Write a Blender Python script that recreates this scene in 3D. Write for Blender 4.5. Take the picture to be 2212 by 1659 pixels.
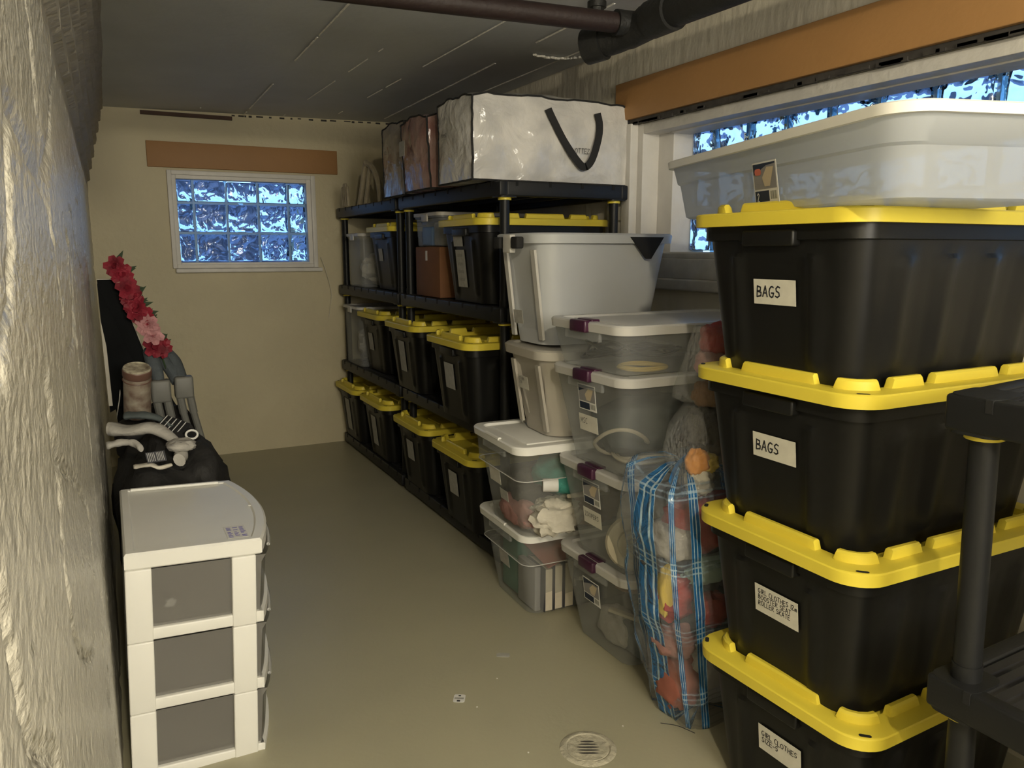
import bpy, bmesh, math, random
from mathutils import Vector, Matrix, noise
random.seed(7)
PI = math.pi
for o in list(bpy.data.objects): bpy.data.objects.remove(o)
SC = bpy.context.scene
COL = SC.collection
W = 2212; HH = 1659; FPX = 1680.0
# ---------------------------------------------------------------- camera
pitch = math.atan((HH/2-540.0)/FPX)
yaw = math.atan((W/2-225.0)/(FPX/math.cos(pitch)))
cd = bpy.data.cameras.new('camera'); cam = bpy.data.objects.new('camera', cd); COL.objects.link(cam)
cd.sensor_fit = 'HORIZONTAL'; cd.sensor_width = 36.0; cd.lens = 36.0*FPX/W; cd.clip_start = 0.01; cd.clip_end = 200
cam.location = (0, 0, 1.38); cam.rotation_euler = (PI/2-pitch, 0, -yaw)
SC.camera = cam
# ---------------------------------------------------------------- world
wd = bpy.data.worlds.new('dusk_sky'); SC.world = wd; wd.use_nodes = True
nt = wd.node_tree; nt.nodes.clear()
wo = nt.nodes.new('ShaderNodeOutputWorld'); bg = nt.nodes.new('ShaderNodeBackground')
tc = nt.nodes.new('ShaderNodeTexCoord'); sx = nt.nodes.new('ShaderNodeSeparateXYZ'); rp = nt.nodes.new('ShaderNodeValToRGB')
nt.links.new(tc.outputs['Generated'], sx.inputs[0]); nt.links.new(sx.outputs['Z'], rp.inputs[0])
nt.links.new(rp.outputs[0], bg.inputs[0]); nt.links.new(bg.outputs[0], wo.inputs[0])
rp.color_ramp.elements[0].position = 0.0; rp.color_ramp.elements[0].color = (0.34, 0.56, 0.86, 1)
rp.color_ramp.elements[1].position = 0.7; rp.color_ramp.elements[1].color = (0.15, 0.34, 0.76, 1)
bg.inputs[1].default_value = 2.6
# ---------------------------------------------------------------- light and exposure
ld = bpy.data.lights.new('basement_bulb', 'POINT'); ld.energy = 88; ld.color = (1.0, 0.88, 0.63); ld.shadow_soft_size = 0.035
lamp = bpy.data.objects.new('basement_bulb', ld); COL.objects.link(lamp); lamp.location = (0.10, -0.55, 2.13)
l2 = bpy.data.lights.new('fill_light', 'AREA'); l2.energy = 125; l2.color = (1.0, 0.93, 0.79); l2.shape = 'RECTANGLE'; l2.size = 1.6; l2.size_y = 1.2  # added soft fill from behind the camera, lifts the far end and ceiling
lamp2 = bpy.data.objects.new('fill_light', l2); COL.objects.link(lamp2); lamp2.location = (0.8, -2.2, 1.9); lamp2.rotation_euler = (math.radians(75), 0, 0)
SC.view_settings.view_transform = 'Standard'; SC.view_settings.look = 'None'
SC.view_settings.gamma = 1; SC.view_settings.use_curve_mapping = False; SC.view_settings.exposure = 0.0

# ================================================================ materials
def new_mat(name):
    m = bpy.data.materials.new(name); m.use_nodes = True
    n = m.node_tree; p = n.nodes['Principled BSDF']
    return m, n, p
def setp(p, k, v):
    if k in p.inputs: p.inputs[k].default_value = v
def mat(name, col, rough=0.5, var=0.0, vscale=5.0, bump=0.0, bscale=40.0, metal=0.0, stretch=None, spec=0.5, bdist=0.01, col2=None, trans=0):
    m, n, p = new_mat(name)
    setp(p, 'Roughness', rough); setp(p, 'Metallic', metal); setp(p, 'Specular IOR Level', spec)
    p.inputs['Base Color'].default_value = (*col, 1)
    if trans: setp(p, 'Transmission Weight', trans)
    if var or bump:
        t = n.nodes.new('ShaderNodeTexCoord'); mp = n.nodes.new('ShaderNodeMapping')
        n.links.new(t.outputs['Object'], mp.inputs[0])
        if stretch: mp.inputs['Scale'].default_value = stretch
    if var:
        nz = n.nodes.new('ShaderNodeTexNoise'); nz.inputs['Scale'].default_value = vscale; nz.inputs['Detail'].default_value = 5
        n.links.new(mp.outputs[0], nz.inputs['Vector'])
        r = n.nodes.new('ShaderNodeValToRGB'); n.links.new(nz.outputs['Fac'], r.inputs[0])
        c2 = col2 or tuple(c*(1-var) for c in col)
        r.color_ramp.elements[0].position = 0.3; r.color_ramp.elements[0].color = (*c2, 1)
        r.color_ramp.elements[1].position = 0.7; r.color_ramp.elements[1].color = (*(col if col2 else [min(1, c*(1+var*0.6)) for c in col]), 1)
        n.links.new(r.outputs[0], p.inputs['Base Color'])
    if bump:
        nb = n.nodes.new('ShaderNodeTexNoise'); nb.inputs['Scale'].default_value = bscale; nb.inputs['Detail'].default_value = 4
        n.links.new(mp.outputs[0], nb.inputs['Vector'])
        b = n.nodes.new('ShaderNodeBump'); b.inputs['Strength'].default_value = bump; b.inputs['Distance'].default_value = bdist
        n.links.new(nb.outputs['Fac'], b.inputs['Height']); n.links.new(b.outputs[0], p.inputs['Normal'])
    return m
def clear(name, col=(0.8, 0.82, 0.82), fac=0.3, rough=0.25, tint=(0.95, 0.96, 0.95), bump=0.0, bscale=30):
    """thin see-through plastic: part lets light straight through, part is a milky glossy sheet"""
    m, n, p = new_mat(name)
    p.inputs['Base Color'].default_value = (*col, 1); setp(p, 'Roughness', rough)
    tr = n.nodes.new('ShaderNodeBsdfTransparent'); tr.inputs[0].default_value = (*tint, 1)
    mx = n.nodes.new('ShaderNodeMixShader'); mx.inputs[0].default_value = fac
    n.links.new(tr.outputs[0], mx.inputs[1]); n.links.new(p.outputs[0], mx.inputs[2])
    n.links.new(mx.outputs[0], n.nodes['Material Output'].inputs[0])
    if bump:
        nb = n.nodes.new('ShaderNodeTexNoise'); nb.inputs['Scale'].default_value = bscale
        b = n.nodes.new('ShaderNodeBump'); b.inputs['Strength'].default_value = bump; b.inputs['Distance'].default_value = 0.02
        n.links.new(nb.outputs['Fac'], b.inputs['Height']); n.links.new(b.outputs[0], p.inputs['Normal'])
    return m
M = {}
M['wall'] = mat('cream_wall_paint', (0.53, 0.47, 0.31), 0.55, 0.06, 3, 0.35, 22, bdist=0.012)
M['wall_rough'] = mat('rough_painted_masonry', (0.70, 0.655, 0.54), 0.42, 0.08, 4, 0.45, 24, stretch=(1, 1.0, 0.35), bdist=0.014)
M['brickshade'] = mat('shade_darkened_brick', (0.34, 0.31, 0.25), 0.6, 0.12, 8, 0.5, 50)  # shade on the overhanging upper courses is put into this darker colour
M['parge'] = mat('parged_stone_paint', (0.58, 0.55, 0.47), 0.27, 0.08, 5, 0.9, 75, stretch=(1, .5, .8), bdist=0.008)
M['floor'] = mat('grey_green_floor_paint', (0.41, 0.385, 0.265), 0.40, 0.07, 2.2, 0.06, 60, col2=(0.375, 0.352, 0.245))
M['ceil'] = mat('ceiling_paint', (0.60, 0.62, 0.64), 0.6, 0.10, 2.0, 0.15, 25)
M['seam'] = mat('ceiling_seam_paint', (0.88, 0.86, 0.80), 0.6, 0.2, 60, 0.4, 80)
M['orange'] = mat('ochre_lintel_paint', (0.44, 0.235, 0.085), 0.6, 0.06, 3, 0.1, 40)
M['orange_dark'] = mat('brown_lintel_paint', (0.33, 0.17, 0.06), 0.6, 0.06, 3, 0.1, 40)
M['darkwood'] = mat('dark_old_wood', (0.06, 0.028, 0.015), 0.7, 0.3, 9)
M['white'] = mat('white_window_paint', (0.66, 0.64, 0.60), 0.45, 0.06, 12, 0.25, 35)
M['sill'] = mat('worn_sill_paint', (0.55, 0.53, 0.48), 0.5, 0.15, 14, 0.2, 40)
M['grime'] = mat('dark_grime', (0.05, 0.045, 0.04), 0.9, 0.3, 30)
M['black'] = mat('black_bin_plastic', (0.007, 0.007, 0.0065), 0.40, 0.0, spec=0.28, bump=0.05, bscale=220, bdist=0.002)
M['yellow'] = mat('yellow_lid_plastic', (0.74, 0.60, 0.06), 0.42, 0.03, 6, spec=0.45)
M['shelf'] = mat('black_shelf_plastic', (0.011, 0.0115, 0.012), 0.45, spec=0.30, bump=0.12, bscale=160, bdist=0.002)
M['grill'] = mat('dark_shelf_grill', (0.018, 0.018, 0.02), 0.4, spec=0.45)
M['paper'] = mat('paper_label', (0.62, 0.60, 0.52), 0.75, 0.08, 30)
M['paperw'] = mat('white_sticker', (0.70, 0.69, 0.66), 0.6, 0.04, 30)
M['paper_dim'] = mat('dull_label', (0.40, 0.39, 0.35), 0.8, 0.15, 40)
M['ink'] = mat('black_marker_ink', (0.015, 0.015, 0.02), 0.7)
M['ink_faint'] = mat('faded_ink', (0.2, 0.2, 0.17), 0.8)
M['hole'] = mat('dark_hole', (0.004, 0.004, 0.004), 0.9)
M['wplastic'] = mat('white_plastic', (0.77, 0.76, 0.71), 0.4, 0.02, 8)
M['wlid'] = mat('white_lid_plastic', (0.84, 0.83, 0.78), 0.35, 0.02, 8)
M['greylid'] = mat('taupe_tote_plastic', (0.46, 0.43, 0.37), 0.45, 0.03, 8)
M['grey'] = mat('light_grey_tote_plastic', (0.58, 0.60, 0.62), 0.42, 0.02, 8)
M['greycol'] = mat('pale_grey_ridge', (0.60, 0.585, 0.54), 0.42)
M['purple'] = mat('purple_latch', (0.05, 0.011, 0.035), 0.35)
M['clear'] = clear('clear_tub_plastic', (0.50, 0.50, 0.47), 0.24, 0.3)
M['clear_cool'] = clear('clear_box_plastic', (0.45, 0.46, 0.46), 0.31, 0.3)
M['milky'] = clear('milky_lid_plastic', (0.70, 0.69, 0.66), 0.78, 0.3)
def frosted(name, col, fac, t=0.5):
    m, n, p = new_mat(name); p.inputs['Base Color'].default_value = (*col, 1); setp(p, 'Roughness', 0.35)
    tl = n.nodes.new('ShaderNodeBsdfTranslucent'); tl.inputs[0].default_value = (*col, 1)
    m1 = n.nodes.new('ShaderNodeMixShader'); m1.inputs[0].default_value = t; n.links.new(p.outputs[0], m1.inputs[1]); n.links.new(tl.outputs[0], m1.inputs[2])
    tr = n.nodes.new('ShaderNodeBsdfTransparent'); m2 = n.nodes.new('ShaderNodeMixShader'); m2.inputs[0].default_value = fac
    n.links.new(tr.outputs[0], m2.inputs[1]); n.links.new(m1.outputs[0], m2.inputs[2]); n.links.new(m2.outputs[0], n.nodes['Material Output'].inputs[0])
    return m
M['frost'] = frosted('frosted_tub_plastic', (0.72, 0.76, 0.82), 0.80, 0.6)
M['smoke'] = clear('smoky_drawer_plastic', (0.23, 0.22, 0.20), 0.60, 0.38)
M['film'] = clear('clear_bag_film', (0.55, 0.55, 0.55), 0.15, 0.08, bump=0.9, bscale=22)
M['teal'] = mat('teal_cloth', (0.05, 0.26, 0.22), 0.8, 0.25, 20, 0.5, 30)
M['green'] = mat('green_folder', (0.06, 0.17, 0.12), 0.7, 0.1, 10)
M['red'] = mat('red_cloth', (0.30, 0.035, 0.03), 0.8, 0.2, 14, 0.6, 26)
M['pink'] = mat('pink_cloth', (0.36, 0.19, 0.17), 0.8, 0.2, 14, 0.6, 26)
M['mint'] = mat('mint_cloth', (0.30, 0.42, 0.36), 0.8, 0.2, 14, 0.6, 26)
M['brown'] = mat('brown_cloth', (0.22, 0.12, 0.06), 0.85, 0.25, 14, 0.6, 26)
M['charcoal'] = mat('charcoal_cloth', (0.06, 0.055, 0.05), 0.85, 0.3, 14, 0.6, 26)
M['creamcloth'] = mat('cream_cloth', (0.62, 0.58, 0.49), 0.8, 0.15, 18, 0.8, 24)
M['whitecloth'] = mat('white_sock_cloth', (0.42, 0.40, 0.36), 0.9, 0.12, 18, 0.6, 40)
M['orangep'] = mat('orange_plastic', (0.75, 0.30, 0.05), 0.5)
M['yellowp'] = mat('yellow_vinyl', (0.70, 0.52, 0.10), 0.5)
M['blue'] = mat('blue_film', (0.02, 0.16, 0.42), 0.4)
M['book'] = mat('book_pages', (0.60, 0.54, 0.42), 0.85, 0.06, 30)
M['cover'] = mat('dark_book_cover', (0.07, 0.07, 0.08), 0.6)
M['coverr'] = mat('red_folder', (0.30, 0.10, 0.07), 0.6)
M['pvc'] = mat('cream_plastic_pipe', (0.55, 0.50, 0.38), 0.5, 0.04, 10)
M['cable_w'] = mat('off_white_cable', (0.60, 0.54, 0.42), 0.5)
M['cable_y'] = mat('yellow_cable', (0.72, 0.54, 0.16), 0.45)
M['cable_k'] = mat('black_cable', (0.02, 0.02, 0.02), 0.5)
M['slate'] = mat('slate_fabric', (0.10, 0.12, 0.12), 0.8, 0.2, 8)
M['cardboard'] = mat('brown_cardboard', (0.20, 0.085, 0.032), 0.75, 0.08, 12)
M['bagfab'] = None
M['strap'] = mat('black_webbing', (0.012, 0.012, 0.012), 0.8, bump=0.3, bscale=300, bdist=0.002)
M['pipeb'] = mat('brown_painted_pipe', (0.020, 0.010, 0.009), 0.6, 0.15, 20, 0.2, 60)
M['pipek'] = mat('black_cast_pipe', (0.014, 0.014, 0.013), 0.55, 0.15, 20, 0.3, 60)
M['blackfab'] = mat('black_duffel_fabric', (0.018, 0.017, 0.016), 0.7, 0.3, 12, 0.5, 18, bdist=0.02)
M['greypad'] = mat('blue_grey_padding', (0.085, 0.10, 0.11), 0.85, 0.2, 12, 0.3, 120)
M['greyplast'] = mat('grey_buckle_plastic', (0.15, 0.15, 0.135), 0.5, 0.08, 20)
M['frameblk'] = mat('black_panel', (0.006, 0.0065, 0.007), 0.7, 0.4, 6, spec=.06)
M['frameedge'] = mat('pale_panel_edge', (0.42, 0.39, 0.32), 0.6)
M['rose'] = mat('crimson_petal', (0.24, 0.012, 0.028), 0.65, 0.5, 22)
M['rosep'] = mat('pink_petal', (0.50, 0.24, 0.25), 0.65, 0.15, 30)
M['leaf'] = mat('dark_green_leaf', (0.03, 0.055, 0.025), 0.6, 0.3, 30)
M['tin'] = mat('patterned_tin', (0.36, 0.32, 0.25), 0.45, 0.6, 26, col2=(0.14, 0.08, 0.06))
M['tinlid'] = mat('mottled_tin_lid', (0.62, 0.58, 0.44), 0.35, 0.6, 45, col2=(0.16, 0.12, 0.08))
M['tinband'] = mat('brown_tin_band', (0.15, 0.08, 0.06), 0.4)
M['palewood'] = mat('pale_weathered_wood', (0.36, 0.31, 0.22), 0.7, 0.15, 30)
M['blueink'] = mat('blue_purple_ink', (0.09, 0.08, 0.38), 0.6)
M['redlogo'] = mat('red_logo', (0.60, 0.16, 0.10), 0.5)
M['navy'] = mat('navy_print', (0.01, 0.02, 0.045), 0.5)
M['greyprint'] = mat('grey_print', (0.25, 0.24, 0.24), 0.5)
M['tanprint'] = mat('tan_print', (0.55, 0.46, 0.32), 0.5)
M['mortar'] = clear('blue_grey_joint', (0.50, 0.72, 0.90), 0.45, 0.4, tint=(0.6, 0.85, 1.0))
M['ground'] = mat('outdoor_ground', (0.30, 0.26, 0.30), 0.9, 0.6, 3)
M['drain'] = mat('painted_over_drain', (0.40, 0.37, 0.28), 0.5, 0.3, 35, 0.6, 60, col2=(0.52, 0.48, 0.36))
M['cord'] = mat('thin_white_cord', (0.6, 0.56, 0.46), 0.6)
def glass_mat():
    m, n, p = new_mat('wavy_glass')
    p.inputs['Base Color'].default_value = (0.72, 0.88, 1.0, 1); setp(p, 'Roughness', 0.03); setp(p, 'Transmission Weight', 1.0); setp(p, 'IOR', 1.45)
    t = n.nodes.new('ShaderNodeTexCoord')
    v = n.nodes.new('ShaderNodeTexNoise'); v.inputs['Scale'].default_value = 11; v.inputs['Detail'].default_value = 0.6; v.inputs['Distortion'].default_value = 1.2
    n.links.new(t.outputs['Object'], v.inputs['Vector'])
    b = n.nodes.new('ShaderNodeBump'); b.inputs['Strength'].default_value = 1.0; b.inputs['Distance'].default_value = 0.026
    n.links.new(v.outputs['Fac'], b.inputs['Height']); n.links.new(b.outputs[0], p.inputs['Normal'])
    return m
M['glass'] = glass_mat()
def white_bag_mat(name, c1, c2, scale=9):
    m, n, p = new_mat(name)
    setp(p, 'Roughness', 0.17); setp(p, 'Specular IOR Level', 0.7)
    t = n.nodes.new('ShaderNodeTexCoord')
    nz = n.nodes.new('ShaderNodeTexNoise'); nz.inputs['Scale'].default_value = scale; nz.inputs['Detail'].default_value = 4
    n.links.new(t.outputs['Object'], nz.inputs['Vector'])
    r = n.nodes.new('ShaderNodeValToRGB'); r.color_ramp.elements[0].position = 0.35; r.color_ramp.elements[1].position = 0.65
    r.color_ramp.elements[0].color = (*c1, 1); r.color_ramp.elements[1].color = (*c2, 1)
    n.links.new(nz.outputs['Fac'], r.inputs[0]); n.links.new(r.outputs[0], p.inputs['Base Color'])
    v = n.nodes.new('ShaderNodeTexNoise'); v.inputs['Scale'].default_value = 5.0; v.inputs['Detail'].default_value = 5; v.inputs['Distortion'].default_value = 0.6
    n.links.new(t.outputs['Object'], v.inputs['Vector'])
    b = n.nodes.new('ShaderNodeBump'); b.inputs['Strength'].default_value = 1.0; b.inputs['Distance'].default_value = 0.03
    n.links.new(v.outputs['Fac'], b.inputs['Height']); n.links.new(b.outputs[0], p.inputs['Normal'])
    return m
M['bagwhite'] = white_bag_mat('clear_bag_over_white_bedding', (0.52, 0.51, 0.49), (0.68, 0.66, 0.62))
M['bagpink'] = white_bag_mat('clear_bag_over_pink_bedding', (0.26, 0.135, 0.12), (0.38, 0.27, 0.24), 7)
M['baggrey'] = white_bag_mat('clear_bag_over_grey_bedding', (0.30, 0.26, 0.23), (0.38, 0.34, 0.30), 7)
def plaid_mat():
    m, n, p = new_mat('blue_plaid_film')
    setp(p, 'Roughness', 0.12); setp(p, 'Specular IOR Level', 0.7)
    t = n.nodes.new('ShaderNodeTexCoord'); s = n.nodes.new('ShaderNodeSeparateXYZ'); n.links.new(t.outputs['UV'], s.inputs[0])
    def math_(op, a, bval=None):
        k = n.nodes.new('ShaderNodeMath'); k.operation = op
        if hasattr(a, 'links'): n.links.new(a, k.inputs[0])
        else: k.inputs[0].default_value = a
        if bval is not None:
            if hasattr(bval, 'links'): n.links.new(bval, k.inputs[1])
            else: k.inputs[1].default_value = bval
        return k.outputs[0]
    def band(src, period, width, off=0.0):
        q = math_('ADD', src, off); q = math_('DIVIDE', q, period); q = math_('FRACT', q); q = math_('SUBTRACT', q, 0.5); q = math_('ABSOLUTE', q)
        return math_('LESS_THAN', q, width/period/2)
    bu = band(s.outputs[0], 0.128, 0.040, 0.055); bv = band(s.outputs[1], 0.21, 0.05)
    wu = band(s.outputs[0], 0.0135, 0.0035); wv = band(s.outputs[1], 0.0165, 0.005)
    su = math_('MULTIPLY', bu, wu); sv = math_('MULTIPLY', bv, wv)
    blue = math_('MAXIMUM', bu, math_('MULTIPLY', bv, 0.25)); white = math_('MAXIMUM', su, math_('MULTIPLY', sv, 0.6))
    mx = n.nodes.new('ShaderNodeMix'); mx.data_type = 'RGBA'
    n.links.new(white, mx.inputs[0]); mx.inputs[6].default_value = (0.015, 0.13, 0.34, 1); mx.inputs[7].default_value = (0.42, 0.58, 0.68, 1)
    n.links.new(mx.outputs[2], p.inputs['Base Color'])
    f = math_('MAXIMUM', math_('MULTIPLY', blue, 0.86), math_('MULTIPLY', white, 0.75)); f = math_('MAXIMUM', f, 0.17)
    nb = n.nodes.new('ShaderNodeTexNoise'); nb.inputs['Scale'].default_value = 13; nb.inputs['Detail'].default_value = 5; nb.inputs['Distortion'].default_value = .5
    n.links.new(t.outputs['Object'], nb.inputs['Vector'])
    b = n.nodes.new('ShaderNodeBump'); b.inputs['Strength'].default_value = 1.0; b.inputs['Distance'].default_value = 0.035
    n.links.new(nb.outputs['Fac'], b.inputs['Height']); n.links.new(b.outputs[0], p.inputs['Normal'])
    m3 = n.nodes.new('ShaderNodeMix'); m3.data_type = 'RGBA'; n.links.new(math_('MAXIMUM', blue, white), m3.inputs[0]); m3.inputs[6].default_value = (0.42, 0.44, 0.46, 1); n.links.new(mx.outputs[2], m3.inputs[7]); n.links.new(m3.outputs[2], p.inputs['Base Color'])
    tr = n.nodes.new('ShaderNodeBsdfTransparent'); ms = n.nodes.new('ShaderNodeMixShader')
    n.links.new(f, ms.inputs[0]); n.links.new(tr.outputs[0], ms.inputs[1]); n.links.new(p.outputs[0], ms.inputs[2])
    n.links.new(ms.outputs[0], n.nodes['Material Output'].inputs[0])
    return m
M['plaid'] = plaid_mat()

# ================================================================ geometry helpers
class G:
    """collects verts and faces of one mesh"""
    def __init__(s): s.v = []; s.f = []
    def add(s, vs, fs, mx=None):
        o = len(s.v)
        s.v += [tuple(mx @ Vector(p)) if mx else tuple(p) for p in vs]
        s.f += [tuple(i+o for i in f) for f in fs]
        return s
    def box(s, x0, x1, y0, y1, z0, z1, mx=None, b=0.0):
        if b > 0:
            vs, fs = rbox(x0, x1, y0, y1, z0, z1, b); return s.add(vs, fs, mx)
        vs = [(x, y, z) for z in (z0, z1) for (x, y) in ((x0, y0), (x1, y0), (x1, y1), (x0, y1))]
        return s.add(vs, [(3, 2, 1, 0), (4, 5, 6, 7), (0, 1, 5, 4), (1, 2, 6, 5), (2, 3, 7, 6), (3, 0, 4, 7)], mx)
    def build(s, name, m, parent=None, smooth=30, kind=None, data=None):
        me = bpy.data.meshes.new(name); me.from_pydata(s.v, [], s.f); me.update()
        if smooth:
            me.polygons.foreach_set('use_smooth', [True]*len(me.polygons)); me.set_sharp_from_angle(angle=math.radians(smooth))
        me.materials.append(M[m] if isinstance(m, str) else m)
        o = bpy.data.objects.new(name, me); COL.objects.link(o)
        if parent: o.parent = parent
        if kind: o['kind'] = kind
        return o
def rr(hx, hy, r, n=5, cx=0, cy=0, sub=1):
    """rounded rectangle, counter-clockwise from the +x side"""
    pts = []; r = min(r, hx, hy)
    cs = [(hx-r, hy-r, 0), (-hx+r, hy-r, PI/2), (-hx+r, -hy+r, PI), (hx-r, -hy+r, 1.5*PI)]
    for i, (x, y, a) in enumerate(cs):
        for k in range(n+1):
            t = a+PI/2*k/n; pts.append((cx+x+r*math.cos(t), cy+y+r*math.sin(t)))
        if sub > 1:
            nx, ny, na = cs[(i+1) % 4]
            a0 = pts[-1]; a1 = (cx+nx+r*math.cos(na), cy+ny+r*math.sin(na))
            for k in range(1, sub): pts.append((a0[0]+(a1[0]-a0[0])*k/sub, a0[1]+(a1[1]-a0[1])*k/sub))
    return pts
def loft(rings, cap0=True, cap1=True, close=True):
    n = len(rings[0]); vs = [p for r in rings for p in r]; fs = []
    for k in range(len(rings)-1):
        for i in range(n if close else n-1):
            j = (i+1) % n
            fs.append((k*n+i, k*n+j, (k+1)*n+j, (k+1)*n+i))
    if cap0: fs.append(tuple(range(n-1, -1, -1)))
    if cap1: fs.append(tuple((len(rings)-1)*n+i for i in range(n)))
    return vs, fs
def ring(z, *a, **k): return [(x, y, z) for x, y in rr(*a, **k)]
def rbox(x0, x1, y0, y1, z0, z1, b, n=3):
    cx, cy = (x0+x1)/2, (y0+y1)/2; hx, hy = (x1-x0)/2, (y1-y0)/2; b = min(b, hx*0.98, hy*0.98, (z1-z0)/2)
    R = []
    for k in range(n+1):
        t = PI/2*k/n; R.append(ring(z0+b-b*math.cos(t), hx-b+b*math.sin(t), hy-b+b*math.sin(t), b*max(math.sin(t), 0.05), n, cx, cy))
    for k in range(n, -1, -1):
        t = PI/2*k/n; R.append(ring(z1-b+b*math.cos(t), hx-b+b*math.sin(t), hy-b+b*math.sin(t), b*max(math.sin(t), 0.05), n, cx, cy))
    return loft(R)
def frames(pts, closed=False):
    pts = [Vector(p) for p in pts]; out = []; N = len(pts); prev = None
    for i in range(N):
        if closed: t = (pts[(i+1) % N]-pts[i-1])
        else: t = pts[min(i+1, N-1)]-pts[max(i-1, 0)]
        t.normalize()
        if prev is None:
            a = Vector((0, 0, 1)) if abs(t.z) < 0.9 else Vector((1, 0, 0)); u = t.cross(a).normalized()
        else:
            u = (prev-t*prev.dot(t)).normalized()
        prev = u; out.append((pts[i], u, t.cross(u)))
    return out
def tube(pts, r, n=8, closed=False, cap=True):
    fr = frames(pts, closed); R = []
    for i, (p, u, v) in enumerate(fr):
        rad = r[i] if isinstance(r, (list, tuple)) else r
        R.append([tuple(p+(u*math.cos(2*PI*k/n)+v*math.sin(2*PI*k/n))*rad) for k in range(n)])
    if closed:
        vs, fs = loft(R, False, False); m = len(R)-1
        for i in range(n): fs.append((m*n+i, m*n+(i+1) % n, (i+1) % n, i))
        return vs, fs
    return loft(R, cap, cap)
def ribbon(pts, wdir, w, th):
    """flat strap following pts, wide along wdir"""
    R = []
    P = [Vector(p) for p in pts]
    for i, p in enumerate(P):
        t = (P[min(i+1, len(P)-1)]-P[max(i-1, 0)]).normalized(); wv = Vector(wdir); wv = (wv-t*wv.dot(t)).normalized()*w/2; nv = t.cross(wv).normalized()*th/2
        R.append([tuple(p+wv+nv), tuple(p-wv+nv), tuple(p-wv-nv), tuple(p+wv-nv)])
    return loft(R)
def lathe(prof, n=24, cx=0, cy=0):
    R = [[(cx+r*math.cos(2*PI*k/n), cy+r*math.sin(2*PI*k/n), z) for k in range(n)] for r, z in prof]
    return loft(R)
def smoothpath(P, n=6, closed=False):
    P = [Vector(p) for p in P]; N = len(P); out = []
    for i in range(N if closed else N-1):
        p0 = P[(i-1) % N] if (closed or i > 0) else P[0]; p1 = P[i]; p2 = P[(i+1) % N]; p3 = P[(i+2) % N] if (closed or i+2 < N) else P[-1]
        for k in range(n):
            t = k/n
            out.append(0.5*((2*p1)+(-p0+p2)*t+(2*p0-5*p1+4*p2-p3)*t*t+(-p0+3*p1-3*p2+p3)*t**3))
    if not closed: out.append(P[-1])
    return out
def blob(c, s, amp=0.18, freq=2.2, seed=0, seg=26, rings=16, flat=None):
    vs = []; fs = []; c = Vector(c)
    for i in range(rings+1):
        th = PI*i/rings
        for k in range(seg):
            ph = 2*PI*k/seg; d = Vector((math.sin(th)*math.cos(ph), math.sin(th)*math.sin(ph), math.cos(th)))
            q = d.copy()
            e = Vector([math.copysign(abs(a)**0.82, a) for a in q])
            f = 1+amp*noise.noise(d*freq+Vector((seed*3.1, seed*1.7, 5)))+amp*0.5*noise.noise(d*freq*2.7+Vector((seed, 9, seed)))-amp*0.35*abs(noise.noise(d*freq*4+Vector((seed, 3, 1))))
            p = c+Vector((e.x*s[0], e.y*s[1], e.z*s[2]))*f*0.93
            if flat is not None and p.z < flat: p.z = flat+0.0005*math.sin(k)
            vs.append(tuple(p))
    for i in range(rings):
        for k in range(seg):
            j = (k+1) % seg; fs.append((i*seg+k, (i+1)*seg+k, (i+1)*seg+j, i*seg+j))
    return vs, fs
def thing(name, label, cat, loc=(0, 0, 0), rz=0.0, group=None):
    o = bpy.data.objects.new(name, None); COL.objects.link(o); o.empty_display_size = 0.05
    o.location = loc; o.rotation_euler = (0, 0, rz); o['label'] = label; o['category'] = cat
    if group: o['group'] = group
    return o
def tag(o, label, cat, group=None, kind=None):
    o['label'] = label; o['category'] = cat
    if group: o['group'] = group
    if kind: o['kind'] = kind
    return o
def struct(g, name, m, parent=None, smooth=30):
    o = g.build(name, m, parent, smooth)
    if not parent: o['kind'] = 'structure'
    return o
def link(name, data, parent):
    o = bpy.data.objects.new(name, data); COL.objects.link(o); o.parent = parent; return o
def place(o, org, u, v):
    u = Vector(u).normalized(); v = Vector(v); v = (v-u*v.dot(u)).normalized(); w = u.cross(v)
    o.matrix_local = Matrix(((u.x, v.x, w.x, org[0]), (u.y, v.y, w.y, org[1]), (u.z, v.z, w.z, org[2]), (0, 0, 0, 1)))
    return o
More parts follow.
